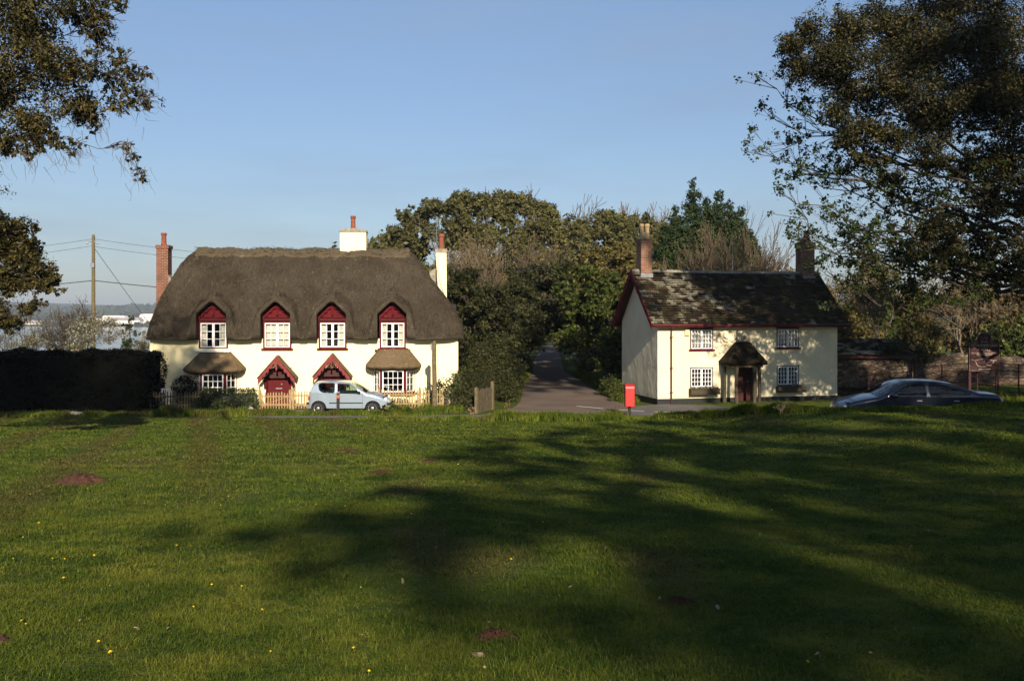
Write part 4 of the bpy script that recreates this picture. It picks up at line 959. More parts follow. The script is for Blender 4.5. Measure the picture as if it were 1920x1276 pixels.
# ------------------------------------------------------------------ cars
def pip(px, pz, poly):
    ins = np.zeros(px.shape, bool); n = len(poly)
    for i in range(n):
        (x1, z1), (x2, z2) = poly[i], poly[(i+1) % n]
        c = ((z1 > pz) != (z2 > pz)) & (px < (x2-x1)*(pz-z1)/((z2-z1) or 1e-9)+x1); ins ^= c
    return ins
def round_poly(P, r=.05, k=4):
    out = []; n = len(P)
    for i in range(n):
        a, b, c = Vector(P[i-1]), Vector(P[i]), Vector(P[(i+1) % n]); u = (a-b); v = (c-b); ru = min(r, u.length*.4); rv = min(r, v.length*.4); p = b+u.normalized()*ru; q_ = b+v.normalized()*rv
        for t in np.linspace(0, 1, k): out.append(tuple((1-t)**2*p+2*t*(1-t)*b+t*t*q_))
    return out
def car(name, label, loc, rz, Lg, W, prof, belt, roofz_, sill, wheels, R_, sidewins, screens, paint, glassm, plan, tumble, extras):
    root = thing(name, label, 'car', loc, rz)
    NX = int(Lg/.022); X = np.linspace(0, Lg, NX+1)
    zt = np.interp(X, [p[0] for p in prof], [p[1] for p in prof])
    ker = np.hanning(9); ker /= ker.sum(); zt = np.convolve(np.pad(zt, 4, 'edge'), ker, 'valid')
    hw0 = W/2*np.interp(X, [p[0] for p in plan], [p[1] for p in plan]); hw0 = np.convolve(np.pad(hw0, 4, 'edge'), ker, 'valid')
    def side_y(i, z):
        b = belt; y = hw0[i]*np.where(z > b, 1-tumble*np.clip((z-b)/(roofz_-b), 0, 1)**1.25, 1-.07*np.clip((b-z)/b, 0, 1)**2-.012*np.abs(np.sin((z-.25)*4)))
        return y
    zl = np.full(NX+1, sill)
    for xw in wheels: d = np.abs(X-xw); a = R_+.055; zl = np.where(d < a, np.maximum(zl, R_+np.sqrt(np.maximum(a*a-d*d, 0))*.98), zl)
    crownh = .05; NZ, NY = 34, 16
    V = np.zeros((NX+1, 2*(NZ+1+NY), 3)); sidemask = {}
    for i in range(NX+1):
        ze = max(zt[i]-crownh, zl[i]+.03); z = np.linspace(zl[i], ze, NZ+1); y = side_y(i, z); rr = .10
        k = np.clip((z-(ze-rr))/rr, 0, 1); y = y-.05*k**2
        ye = y[-1]; yt = ye*(1-np.linspace(0, 1, NY+1)[1:]); ztp = ze+(zt[i]-ze)*(1-(yt/ye)**2.2)
        yy = np.concatenate([y, yt]); zz = np.concatenate([z, ztp]); n = NZ+1+NY
        V[i, :n] = np.stack([np.full(n, X[i]), -yy, zz], -1); V[i, n:] = np.stack([np.full(n, X[i]), yy[::-1], zz[::-1]], -1)
    n2 = V.shape[1]; idx = np.arange((NX+1)*n2).reshape(NX+1, n2)
    Q = np.stack([idx[:-1, :-1], idx[1:, :-1], idx[1:, 1:], idx[:-1, 1:]], -1).reshape(-1, 4); VV = V.reshape(-1, 3)
    C = VV[Q].mean(1); j = np.tile(np.arange(n2-1), NX); n = NZ+1+NY
    is_side = (j < NZ) | (j > n2-2-NZ); gl = np.zeros(len(Q), bool); wins = []
    for P in sidewins:
        Pr = round_poly(P, .07); mk = is_side & pip(C[:, 0], C[:, 2], Pr); gl |= mk
        for s in (-1, 1): wins.append(('side_window', mk & (C[:, 1]*s > 0), Pr, s))
    for nm, xa, xb, f in screens:
        i = np.clip(np.searchsorted(X, C[:, 0])-1, 0, NX-1); ye = hw0[i]*(1-tumble*np.clip((zt[i]-belt)/(roofz_-belt), 0, 1))*f
        mk = ~is_side & (C[:, 0] > xa) & (C[:, 0] < xb) & (np.abs(C[:, 1]) < ye); gl |= mk; wins.append((nm, mk, None, 0))
    ends = [list(idx[0])[::-1], list(idx[-1])]
    body = mesh_np('body', VV, Q[~gl], MT[paint], root, smooth=True)
    for e in ends: MB().add([VV[k] for k in e], [tuple(range(len(e)))]).build('end_panel', MT[paint], body)
    for nm, mk, Pr, s in wins:
        wo = mesh_np(nm, VV, Q[mk], MT[glassm], root, smooth=True)
        if Pr is not None:
            pts = []
            for (x, z) in Pr+[Pr[0]]:
                i = int(np.clip(round(x/Lg*NX), 0, NX)); ze = zt[i]-crownh; pts.append((x, s*(float(side_y(i, np.array(z)))-.05*np.clip((z-(ze-.10))/.10, 0, 1)**2+.002), z))
            MB().tube(pts, .011, 5, False).build('window_seal', MT['rubber'], wo, smooth=True)
    # dark floor, wheel wells and seats inside
    m = MB().box(.15, Lg-.15, -W/2+.12, W/2-.12, sill+.02, sill+.10)
    for xw in wheels: m.box(xw-R_-.04, xw+R_+.04, -W/2+.26, W/2-.26, sill, min(belt-.05, 2*R_+.10))
    m.box(.2, Lg-.2, -W/2+.20, W/2-.20, sill+.1, belt-.18); m.build('underbody', MT['interior'], root)
    sx = extras['seats']
    for x, f in sx:
        for y in (-W*.22, W*.22):
            st_ = MB().box(x-.05, x+.42*f if f > 0 else x+.05, y-.2, y+.2, belt-.4, belt-.22) if f > 0 else MB().box(x-.42, x+.05, y-.2, y+.2, belt-.4, belt-.22)
            st_.prism([(x-.06*f, belt-.3), (x+.05*f, belt-.3), (x-.10*f, belt+.15), (x-.19*f, belt+.15)], y-.2, y+.2).prism([(x-.13*f, belt+.17), (x-.08*f, belt+.17), (x-.10*f, belt+.30), (x-.16*f, belt+.30)], y-.11, y+.11)
            st_.build('seat', MT['seat_cloth'], root)
    for xw in wheels:
        for s in (-1, 1):
            yo = s*(W/2-.035); w_ = thing('wheel', None, None, (xw, yo, R_)); w_.parent = root
            pr = [(R_*.62, -.09), (R_*.93, -.09), (R_, -.05), (R_, .05), (R_*.93, .09), (R_*.62, .09)]
            MB().lathe(pr, (0, 0, 0), 28, 'y').build('tyre', MT['rubber'], w_, smooth=False)
            r_ = MB().lathe([(R_*.60, s*.075), (R_*.64, s*.095), (R_*.56, s*.088), (R_*.52, s*.06)], (0, 0, 0), 28, 'y'); r_.lathe([(.07, s*.05), (.06, s*.09), (.02, s*.095)], (0, 0, 0), 14, 'y')
            for k in range(extras.get('spokes', 7)):
                a = 2*math.pi*k/extras.get('spokes', 7); ca, sa = math.cos(a), math.sin(a); w2 = .032
                r_.add([(ca*.05-sa*w2, s*.088, sa*.05+ca*w2), (ca*.05+sa*w2, s*.088, sa*.05-ca*w2), (ca*R_*.6+sa*w2*.7, s*.085, sa*R_*.6-ca*w2*.7), (ca*R_*.6-sa*w2*.7, s*.085, sa*R_*.6+ca*w2*.7),
                        (ca*.05-sa*w2, s*.06, sa*.05+ca*w2), (ca*.05+sa*w2, s*.06, sa*.05-ca*w2), (ca*R_*.6+sa*w2*.7, s*.06, sa*R_*.6-ca*w2*.7), (ca*R_*.6-sa*w2*.7, s*.06, sa*R_*.6+ca*w2*.7)], [(0, 1, 2, 3), (0, 1, 5, 4), (2, 3, 7, 6), (1, 2, 6, 5), (3, 0, 4, 7)])
            r_.build('rim', MT['alloy'], w_)
    def on_side(x, z): i = int(np.clip(round(x/Lg*NX), 0, NX)); return float(side_y(i, np.array(z)))
    return root, on_side
# pale blue hatchback, nose to the right
c, oy = car('hatchback_car', 'small silver-blue three-door hatchback parked in front of the thatched cottage fence', (-8.42, 37.95, .0), R(1.0), 3.36, 1.51,
  [(0, .50), (.04, .62), (.07, .86), (.13, 1.12), (.24, 1.32), (.36, 1.395), (.8, 1.42), (1.3, 1.42), (1.72, 1.385), (2.08, 1.17), (2.42, .94), (2.7, .885), (3.0, .78), (3.20, .66), (3.31, .56), (3.36, .44)],
  .90, 1.42, .25, (.46, 2.68), .265,
  [[(.44, 1.27), (.50, 1.01), (.62, .935), (1.12, .915), (1.12, 1.32), (.55, 1.33)], [(1.23, 1.32), (1.25, .905), (2.17, .88), (1.98, 1.10), (1.70, 1.29)]],
  [('windscreen', 1.78, 2.40, .88), ('rear_window', .08, .27, .82)], 'silver_blue', 'car_glass',
  [(0, .80), (.12, .93), (.5, .99), (1.2, 1.0), (2.4, 1.0), (2.9, .96), (3.2, .86), (3.36, .70)], .17, {'seats': [(1.15, 1), (.55, 1)], 'spokes': 7})
c.scale = (1, 1, .955)
for s in (-1, 1):
    y = s*(oy(1.2, .52)+.012); MB().box(.90, 2.28, min(y, y-s*.02), max(y, y-s*.02), .46, .50).build('side_moulding', MT['rubber'], c)
    y = s*(oy(1.4, .84)+.012); MB().box(1.36, 1.50, min(y, y-s*.02), max(y, y-s*.02), .80, .835).build('door_handle', MT['silver_blue'], c)
    y = s*(oy(1.18, .6)+.001); MB().tube([(1.19, s*(oy(1.19, z)+.001), z) for z in np.linspace(.27, .90, 8)], .004, 4).tube([(2.26, s*(oy(2.26, z)+.001), z) for z in np.linspace(.27, .88, 8)], .004, 4).build('door_seam', MT['rubber'], c)
    MB().lathe([(.02, -.05), (.055, -.04), (.07, .03), (.03, .06)], (2.13, s*.80, .93), 12).build('mirror', MT['rubber'], c, smooth=True)
    MB().lathe([(.02, -.12), (.06, -.08), (.075, 0), (.06, .06), (.02, .09)], (3.19, s*.56, .62), 12).build('headlight', MT['lamp_white'], c, smooth=True)
    MB().box(.015, .12, s*.60-.07, s*.60+.07, .58, .76).build('tail_light', MT['lamp_red'], c, bevel=.02)
MB().lathe([(.07, 0), (.07, .02)], (.70, -oy(.7, .72)-.010, .70), 16, 'y').build('fuel_cap', MT['silver_blue'], c)
MB().box(3.22, 3.40, -.62, .62, .38, .47).build('front_bumper', MT['rubber'], c, bevel=.03); MB().box(-.05, .12, -.64, .64, .40, .50).build('rear_bumper', MT['rubber'], c, bevel=.03)
MB().tube([(.45, -.2, 1.41), (.15, -.2, 1.60)], .006, 5).build('antenna', MT['rubber'], c)

# dark blue saloon, nose to the left, half hidden by the bank
c, oy = car('saloon_car', 'dark blue four-door saloon half hidden behind the grassy bank beside the sign', (14.55, 27.45, .66), R(180-3), 4.72, 1.72,
  [(0, .56), (.03, .75), (.10, 1.0), (.16, 1.05), (.75, 1.10), (1.45, 1.36), (1.85, 1.42), (2.3, 1.43), (2.75, 1.41), (2.98, 1.33), (3.65, .97), (3.9, .93), (4.3, .84), (4.6, .73), (4.69, .62), (4.72, .50)],
  .93, 1.43, .25, (.88, 3.78), .31,
  [[(.98, 1.02), (1.55, 1.25), (1.95, 1.34), (2.20, 1.35), (2.18, .96)], [(2.28, .955), (2.30, 1.35), (2.74, 1.33), (2.98, 1.22), (3.38, .95)]],
  [('windscreen', 3.0, 3.66, .86), ('rear_window', .80, 1.48, .82)], 'dark_blue_car', 'dark_car_glass',
  [(0, .82), (.12, .92), (.6, .98), (1.2, 1.0), (3.4, 1.0), (4.1, .96), (4.5, .86), (4.72, .66)], .20, {'seats': [(2.55, 1), (1.6, 1)], 'spokes': 6})
for s in (-1, 1):
    for x0_, x1_ in ((1.35, 1.50), (2.42, 2.57)): y = s*(oy(x0_, .85)+.014); MB().box(x0_, x1_, min(y, y-s*.02), max(y, y-s*.02), .82, .85).build('door_handle', MT['alloy'], c)
    MB().tube([(2.24, s*(oy(2.24, z)+.001), z) for z in np.linspace(.27, .92, 8)], .004, 4).tube([(3.35, s*(oy(3.35, z)+.001), z) for z in np.linspace(.4, .92, 8)], .004, 4).build('door_seam', MT['rubber'], c)
    MB().lathe([(.02, -.07), (.08, -.05), (.09, .04), (.03, .08)], (3.22, s*.93, .98), 12).build('mirror', MT['dark_blue_car'], c, smooth=True)
    MB().lathe([(.03, -.06), (.08, -.03), (.09, .03), (.04, .06)], (4.55, s*.60, .62), 12).build('headlight', MT['lamp_white'], c, smooth=True)
    MB().box(.03, .16, s*.66-.08, s*.66+.08, .72, .90).build('tail_light', MT['lamp_white'], c, bevel=.02)
    y = s*(oy(2.2, .5)+.012); MB().box(1.3, 3.4, min(y, y-s*.02), max(y, y-s*.02), .46, .51).build('side_moulding', MT['rubber'], c)
MB().box(-.05, .15, -.72, .72, .38, .56).build('rear_bumper', MT['dark_blue_car'], c, bevel=.03)
MB().box(4.58, 4.76, -.68, .68, .34, .50).build('front_bumper', MT['dark_blue_car'], c, bevel=.03)

# ------------------------------------------------------------------ pillar box, posts, poles
pb = thing('pillar_box', 'bright red postbox with a rounded top on a black pedestal at the road junction', 'postbox', (4.70, 36.3, gz(4.7, 36.3)))
d = .20; pr = [(-d, .40), (d, .40)]+[(d*math.cos(t), 1.12+.18*math.sin(t)) for t in np.linspace(0, math.pi, 18)]
MB().prism(pr, -.19, .19, 'x').build('box', MT['postbox_red'], pb, bevel=.022)
MB().lathe([(.13, -.05), (.13, .04), (.055, .06), (.055, .40)], (0, 0, 0), 16).build('pedestal', MT['black_paint'], pb)
MB().box(-.165, .165, .195, .215, .50, .92).box(-.12, .12, .2, .222, .98, 1.01).build('collection_door', MT['postbox_red'], pb, bevel=.006)
z_ = gz(-7.1, 36.65)
bo = thing('marker_post', 'short dark marker post with an orange band in front of the hatchback', 'bollard', (-7.02, 36.6, z_))
MB().box(-.05, .05, -.05, .05, -.1, .92).build('shaft', MT['black_paint'], bo, bevel=.01); MB().box(-.055, .055, -.055, .055, .72, .84).build('band', MT['bollard_orange'], bo, bevel=.006); MB().prism([(-.06, .92), (.06, .92), (.05, .98), (-.05, .98)], -.06, .06).build('cap', MT['metal_grey'], bo)
wp = thing('wooden_post', 'tall weathered post with a small grey box before the thatched cottage wall', 'post', (-3.28, 38.3, 0))
MB().tube([(0, 0, -.3), (.01, 0, 1.2), (-.01, 0, 2.2), (0, 0, 2.92), (0, 0, 3.0)], [.105, .10, .095, .092, .02], 12).build('shaft', MT['grey_post'], wp, smooth=False)
MB().box(-.13, -.085, -.06, .06, 2.55, 2.88).box(-.17, -.13, -.05, .05, 2.60, 2.84).build('junction_box', MT['metal_grey'], wp, bevel=.008)
up_ = thing('utility_pole', 'tall wooden telegraph pole carrying wires above the dark hedge', 'utility pole', (-27.7, 60.0, gz(-27.7, 60)))
MB().tube([(0, 0, -.5), (0, 0, 5), (0, 0, 9.4), (0, 0, 9.5)], [.13, .12, .10, .05], 12).build('shaft', MT['grey_post'], up_, smooth=False)
MB().box(-.45, .30, -.06, -.02, 8.98, 9.06).lathe([(.05, 0), (.07, .06), (.05, .12), (.02, .14)], (-.4, -.04, 8.86), 8).lathe([(.05, 0), (.07, .06), (.05, .12), (.02, .14)], (.28, -.04, 8.86), 8).box(-.13, .13, -.16, -.10, 7.3, 7.6).build('bracket', MT['metal_grey'], up_)
def sag(a, b, s, n=14): a, b = Vector(a), Vector(b); return [a.lerp(b, t)-Vector((0, 0, s*4*t*(1-t))) for t in np.linspace(0, 1, n)]
for k, (a, b, s, r_) in enumerate([((0, 0, 9.2), (-30, 4, 8.4), .8, .012), ((0, 0, 8.75), (-30, 4, 7.8), .8, .012), ((0, 0, 9.2), (30, -3, 7.4), .7, .012), ((0, 0, 8.7), (30, -3, 7.0), .7, .012),
    ((0, 0, 6.45), (-30, 4, 5.6), .5, .028), ((0, 0, 6.45), (32, -3, 5.2), .6, .028), ((.05, 0, 8.6), (4.6, 4, .2), .05, .018)]):
    MB().tube(sag(a, b, s), r_, 5).build('wire', MT['wire'], up_)

# ------------------------------------------------------------------ picket fences and garden things
def picket(name, label, x0, x1, y0, y1, h, mat, seed, posts=None, gap=.115, curve=0, brace=False, cat='fence', group='picket fences before the thatched cottage'):
    g = np.random.default_rng(seed); l = math.hypot(x1-x0, y1-y0); a = math.atan2(y1-y0, x1-x0); r_ = thing(name, label, cat, (x0, y0, gz(x0, y0)), a, group)
    n = int(l/gap)
    for i in range(n+1):
        x = i*l/n; hh = h*g.uniform(.96, 1.04)+curve*((x/l*2-1)**2); tl = g.normal(0, .008)
        MB().prism([(x-.026, .05), (x+.026, .05), (x+.026+tl, hh-.05), (x+tl, hh), (x-.026+tl, hh-.05)], -.03, -.012).build('picket', MT[mat], r_)
    for z in (h*.28, h*.74): MB().box(-.02, l+.02, -.011, .03, z-.03, z+.03).build('rail', MT[mat], r_)
    if brace: MB().prism([(0, h*.26), (.08, h*.26), (l, h*.74), (l-.08, h*.74)], -.010, .02).build('brace', MT[mat], r_)
    for x in (posts if posts is not None else [0, l]): MB().box(x-.05, x+.05, -.05, .05, -.3, h+.06).prism([(x-.055, h+.06), (x+.055, h+.06), (x, h+.10)], -.055, .055).build('post', MT[mat], r_)
    return r_
picket('picket_fence', 'weathered picket fence in shade beside the dark hedge, left of the garden hedge', -15.9, -13.2, 38.7, 38.9, .80, 'grey_post', 1)
picket('garden_gate', 'low picket gate with a slanting brace before the left red door', -10.85, -9.55, 39.0, 39.05, .78, 'picket_wood', 2, curve=-.06, brace=True, cat='gate', group=None)
picket('picket_fence', 'sunlit picket fence between the picket gate and the hatchback tail', -9.42, -6.6, 39.05, 39.2, .82, 'picket_wood', 3)
picket('picket_fence', 'sunlit picket fence between the hatchback bonnet and the wooden post', -5.75, -3.0, 39.2, 39.3, .86, 'picket_wood', 4, posts=[0, 1.75, 2.75])
bf = thing('board_fence', 'low mossy board fence with two posts beside the ivy bush at the lane mouth', 'fence', (-1.45, 37.6, 0), R(68))
for i in range(9): MB().box(i*.17, i*.17+.155, -.012+.006*(i % 2), .012, 0, 1.0-.035*((i*5) % 3)).build('board', MT['fence_board'], bf)
for x in (-.06, 1.62): MB().box(x-.06, x+.06, -.06, .06, -.3, 1.22 if x > 1 else 1.08).build('post', MT['grey_post'], bf)
for z in (.25, .8): MB().box(0, 1.56, .013, .05, z, z+.07).build('rail', MT['grey_post'], bf)
tl = thing('trellis', 'small brown square trellis leaning on the cream wall above the round bush', 'trellis', (-14.45, 39.93, .9), R(3.5))
m = MB(); 
for x in (-.18, 0, .15): m.box(x, x+.03, -.02, 0, 0, .52)
for z in (.02, .26, .48): m.box(-.18, .18, -.04, -.021, z, z+.03)
m.build('lattice', MT['picket_wood'], tl)
ch = thing('garden_chair', 'white garden chair half hidden between the dark hedge and the round bush', 'chair', (-14.9, 39.2, 0), R(25))
MB().box(-.22, .22, -.2, .22, .40, .43).build('seat', MT['white_plastic'], ch, bevel=.01)
m = MB()
for x in (-.2, -.1, 0, .1, .18): m.box(x-.02, x+.02, .2, .22, .43, .88)
m.box(-.22, .22, .195, .225, .84, .90).build('backrest', MT['white_plastic'], ch)
for x in (-.2, .2):
    for y in (-.18, .2): MB().tube([(x, y, 0), (x*.95, y*.95, .40)], .018, 6).build('leg', MT['white_plastic'], ch)
    MB().tube([(x, -.18, .40), (x, -.18, .62), (x, .2, .64)], .018, 6).build('armrest', MT['white_plastic'], ch)
ws = thing('warning_sign', 'small triangular road sign seen from behind beside the lane', 'sign', (5.05, 80.0, gz(5.05, 80)), R(8)); z_ = 0
MB().tube([(0, 0, -.2), (0, 0, 1.3)], .04, 8).build('post', MT['metal_grey'], ws); MB().prism([(-.62, .78), (.62, .78), (.06, 1.85), (-.06, 1.85)], -.06, -.045).build('plate', MT['far_white'], ws)
# stones, molehills, fallen bits
def rock(name, label, x, y, r, sq, mat, seed, cat='rock'):
    g = np.random.default_rng(seed); import bmesh
    bm = bmesh.new(); bmesh.ops.create_icosphere(bm, subdivisions=3, radius=1)
    for v in bm.verts:
        n = v.co.normalized(); k = 1+.22*math.sin(3*n.x+seed)*math.cos(2.5*n.y)+.14*math.sin(5*n.z+2*n.x+seed)+g.normal(0, .03); v.co = Vector((n.x*r[0]*k, n.y*r[1]*k, n.z*r[2]*k))
    me = bpy.data.meshes.new(name); bm.to_mesh(me); bm.free(); me.materials.append(MT[mat]); o = link(bpy.data.objects.new(name, me)); o.location = (x, y, gz(x, y)+r[2]*sq); return tag(o, label, cat)
rock('stone', 'pale slanting stone in the grass before the garden hedge', -10.75, 37.2, (.20, .14, .17), .6, 'rock', 1)
rock('stone', 'flat pale stone in the shade at the foot of the dark hedge', -17.75, 36.9, (.26, .15, .10), .5, 'rock', 4)
rock('stone', 'small reddish stone on the verge behind the parked hatchback tail', -10.0, 36.9, (.22, .1, .05), .4, 'rock', 6)
rock('stone', 'pale pebble lying in the near grass at the bottom of the lawn', -.20, 5.35, (.042, .028, .014), .8, 'dry_leaf', 7)
def hill(x, y, r, h, seed, lab):
    g = np.random.default_rng(seed); n = 26; m = 40; V = []; F = []
    for i in range(n+1):
        for k in range(m):
            t = 2*math.pi*k/m; rr = r*i/n*(1+.16*math.sin(3*t+seed)+.10*math.sin(7*t+1)); px_, py_ = x+rr*1.25*math.cos(t), y+rr*math.sin(t)
            e = i/n; z = gz(px_, py_)+h*(1-e*e)**1.2+g.normal(0, h*.10+.006)*(1-e**4)-(.012 if i == n else -.004); V.append((px_, py_, z))
    F = [(i*m+k, i*m+(k+1) % m, (i+1)*m+(k+1) % m, (i+1)*m+k) for i in range(n) for k in range(m)]
    o = mesh_np('molehill', V, F, MT['soil']); tag(o, lab, 'molehill', 'molehills and bare earth on the lawn')
HL = ['large red earth molehill on the sunny left of the lawn', 'brown earth mound in the bottom left corner of the lawn', 'small red scrape of earth at the bottom middle of the lawn', 'dark earth scrape in the shaded grass at the lower right', 'faint reddish bare patch on the far lawn before the hatchback', 'thin reddish bare patch in the middle of the lawn', 'small bare patch of earth left of the lawn centre']
for k, ((x, y, r, h), lb) in enumerate(zip(HILLS, HL)): hill(x, y, r, h, k, lb)
g = np.random.default_rng(77)
dp = thing('dry_plant', 'pale dried seed stalks lying on the bank before the slate cottage', 'dry plant', (8.35, 28.0, gz(8.35, 28)))
segs, tips = [], []
for k in range(7): grow(segs, tips, (0, 0, 0), (g.uniform(-.7, .9), g.normal(0, .3), .7), .14, .008, 2, g, .6, 0, 3, (2, 3), .7, .003)
tubes('stems', segs, MT['dry_leaf'], dp, 4); T = np.array(tips)[g.integers(0, len(tips), 160)]+g.normal(0, .025, (160, 3)); leaf_mesh('seed_heads', T, np.tile([0, -1, .3], (160, 1)), .05, MT['dry_leaf'], dp, g)
for k, (x, y, h, lab) in enumerate([(-.1, 35.0, .75, 'tall dead dock stem on the verge at the left of the junction'), (1.75, 35.2, .35, 'short reddish weed with two heads on the verge at the road mouth'), (3.95, 35.0, .48, 'thin bending weed on the verge left of the postbox'), (9.0, 30.5, .35, 'small leafy weed on the verge before the rustic porch'), (-1.55, 35.3, .45, 'pale flowering weed by the path end near the board fence')]):
    wd = thing('weed', lab, 'weed', (x, y, gz(x, y)), 0, 'tall weeds on the verge'); segs, tips = [], []
    for j in range(1 if k != 4 else 4): grow(segs, tips, (0, 0, -.03), (g.normal(0, .1), 0, 1), h*.55, .009, 2, g, .5, .1, 4, (1, 2), .6, .004)
    tubes('stem', segs, MT['twig_red'], wd, 4); T = np.array(tips)[g.integers(0, len(tips), 60)]+g.normal(0, .03, (60, 3)); leaf_mesh('leaves', T, np.tile([0, -1, .3], (60, 1)), .05, MT['leaf_brown' if k < 3 else 'leaf_privet' if k == 3 else 'dry_leaf'], wd, g)
# fallen leaves: one built, the rest copied
n = 6; V = []; 
for i in range(n+1):
    t = i/n; w = .016*math.sin(math.pi*t)**.7; V += [(-.03+.06*t, -w, .006+.012*math.sin(5*t)), (-.03+.06*t, w, .010+.008*math.sin(4*t+1))]
leaf0 = mesh_np('fallen_leaf', V, [(2*i, 2*i+2, 2*i+3, 2*i+1) for i in range(n)], MT['dry_leaf'], smooth=True); tag(leaf0, 'small pale dead leaf fallen on the lawn grass', 'leaf', 'fallen leaves on the lawn')
gl = np.random.default_rng(404)
for i in range(60):
    y = 5+20*gl.uniform()**1.6; x = y*gl.uniform(-.55, .55); o = leaf0 if i == 0 else leaf0.copy()
    if i: COL.objects.link(o)
    s_ = gl.uniform(.4, .85); o.location = (x, y, gz(x, y)+.018); o.rotation_euler = (gl.normal(0, .3), gl.normal(0, .3), gl.uniform(0, 6.28)); o.scale = (s_, s_, s_)
# dandelions: one built, the rest copied with their parts
proto = thing('dandelion', 'small yellow dandelion flower in the lawn grass', 'flower', (0, 0, 0), 0, 'dandelions in the lawn')
MB().tube([(0, 0, 0), (.002, 0, .015), (0, 0, .030)], .002, 5).build('stem', MT['green_stem'], proto)
V, F = [], []; 
for k in range(26):
    a = k*2.4; e = .25+.9*(k/26); r1 = .016; d = (math.cos(a)*math.sin(e), math.sin(a)*math.sin(e), math.cos(e)); n = (-math.sin(a)*.0035, math.cos(a)*.0035, 0); b = len(V)
    V += [(0, 0, .030), (d[0]*r1*.6+n[0], d[1]*r1*.6+n[1], .030+d[2]*.010), (d[0]*r1, d[1]*r1, .030+d[2]*.012), (d[0]*r1*.6-n[0], d[1]*r1*.6-n[1], .030+d[2]*.010)]; F.append((b, b+1, b+2, b+3))
mesh_np('flower_head', V, F, MT['dandelion_yellow'], proto)
sp = [(75, 985), (78, 1000), (45, 1010), (95, 1052), (117, 1052), (176, 1045), (27, 1052), (120, 1091), (46, 1170), (46, 1178), (184, 1209), (359, 1143), (453, 1107), (486, 1150), (674, 1107), (666, 1226), (690, 1272), (956, 1054), (1018, 985), (55, 930), (310, 950), (413, 951), (333, 916), (395, 888), (425, 934), (595, 949), (640, 905), (480, 842), (484, 828), (296, 844), (398, 1101), (1509, 1249), (860, 872), (915, 848), (290, 820), (120, 832), (30, 870), (540, 852), (655, 826), (706, 851), (768, 830), (650, 953), (1250, 1010), (1450, 960), (210, 1230), (330, 1030), (505, 1230), (770, 968), (1100, 840), (970, 815), (750, 812), (900, 806), (600, 818), (380, 812), (680, 806), (1040, 865), (560, 800), (830, 800), (450, 800), (250, 792)]
for i, (px_, py_) in enumerate(sp):
    k = (598-py_)/1700; u = (px_-960)/1700; Yd = 20.0      # ray from the eye to the sloping lawn, found by bisection
    lo, hi = 3, 36
    for _ in range(40):
        Yd = (lo+hi)/2
        if EYE+k*Yd > gz(u*Yd, Yd): lo = Yd
        else: hi = Yd
    x = u*Yd; o = proto if i == 0 else proto.copy()
    if i:
        COL.objects.link(o)
        for chd in list(proto.children): c_ = chd.copy(); COL.objects.link(c_); c_.parent = o
    o.location = (x, Yd, gz(x, Yd)); o.rotation_euler = (g.normal(0, .2)+.35, g.normal(0, .2), g.uniform(0, 6)); s_ = g.uniform(.8, 1.2); o.scale = (s_, s_, s_)

# ------------------------------------------------------------------ hedges and garden shrubs
def foliage(name, label, cat, clumps, n, size, lm, seed, base=None, stems=None, sub=8, spread=.18, shell=.35, group=None, aspect=.55):
    g = np.random.default_rng(seed); cl = np.asarray(clumps, float).copy(); b = np.array((*base[:2], 0.0) if base is not None else (*cl[:, :2].mean(0), 0.0), float); b[2] = gz(b[0], b[1])
    root = thing(name, label, cat, tuple(b), 0, group); cl[:, :3] -= b
    S = []
    for c in cl:
        for _ in range(3): S += path_segs(bez((c[0]*.8+g.normal(0, .1), c[1]*.8+g.normal(0, .1), -.1), c[:3]+g.normal(0, .3, 3)*c[3:6], g, .1, 5), .03, .008)
    tubes('stems', S, MT['bark'], root, 4)
    P, N, _ = clump_points(cl, n, g, sub, spread, shell); P[:, 2] = np.maximum(P[:, 2], -.05); leaf_mesh('foliage', P, N, size, MT[lm], root, g, aspect); return root
def box_hedge(name, label, x0, x1, y0, y1, h, dens, size, lm, seed, wob=.08):
    """clipped hedge: a solid twiggy core and a coat of leaves over top, front, back and ends"""
    g = np.random.default_rng(seed); root = thing(name, label, 'hedge', (x0, y0, gz(x0, y0))); lx, ly = x1-x0, y1-y0
    n1, n2, n3 = int(lx*h*dens), int(lx*ly*dens), int(ly*h*dens); P, N = [], []
    def wb(a, b): return wob*(np.sin(a*1.7+seed)*np.cos(b*2.1)+.5*np.sin(a*4.3+b*3))
    a, b = g.uniform(0, lx, n1), g.uniform(0, h, n1); P.append(np.stack([a, wb(a, b)-.25*np.maximum(0, .0)+.10*(b/h)**4, b], -1)); N.append(np.tile([0, -1, .2], (n1, 1)))
    a, b = g.uniform(0, lx, n1//2), g.uniform(0, h, n1//2); P.append(np.stack([a, ly+wb(a, b), b], -1)); N.append(np.tile([0, 1, .2], (n1//2, 1)))
    a, b = g.uniform(0, lx, n2), g.uniform(0, ly, n2); P.append(np.stack([a, b, h+wb(a, b)*.7-.12*(np.abs(b/ly*2-1))**4+np.abs(g.normal(0, .04, n2))], -1)); N.append(np.tile([0, 0, 1], (n2, 1)))
    for e in (0, lx): a, b = g.uniform(0, ly, n3), g.uniform(0, h, n3); P.append(np.stack([e+wb(a, b)*1.4-(1 if e else -1)*.25*(b/h)**5, a, b], -1)); N.append(np.tile([1 if e else -1, 0, .2], (n3, 1)))
    P = np.concatenate(P)+g.normal(0, .045, (sum(map(len, P)), 3)); N = np.concatenate(N).astype(float)
    core = MB().box(.14, lx-.18, .14, ly-.14, -.3, h-.14).build('branches', MT['interior' if lm != 'leaf_yew' else 'leaf_yew'], root); leaf_mesh('foliage', P, N, size, MT[lm], root, g, .5); return root
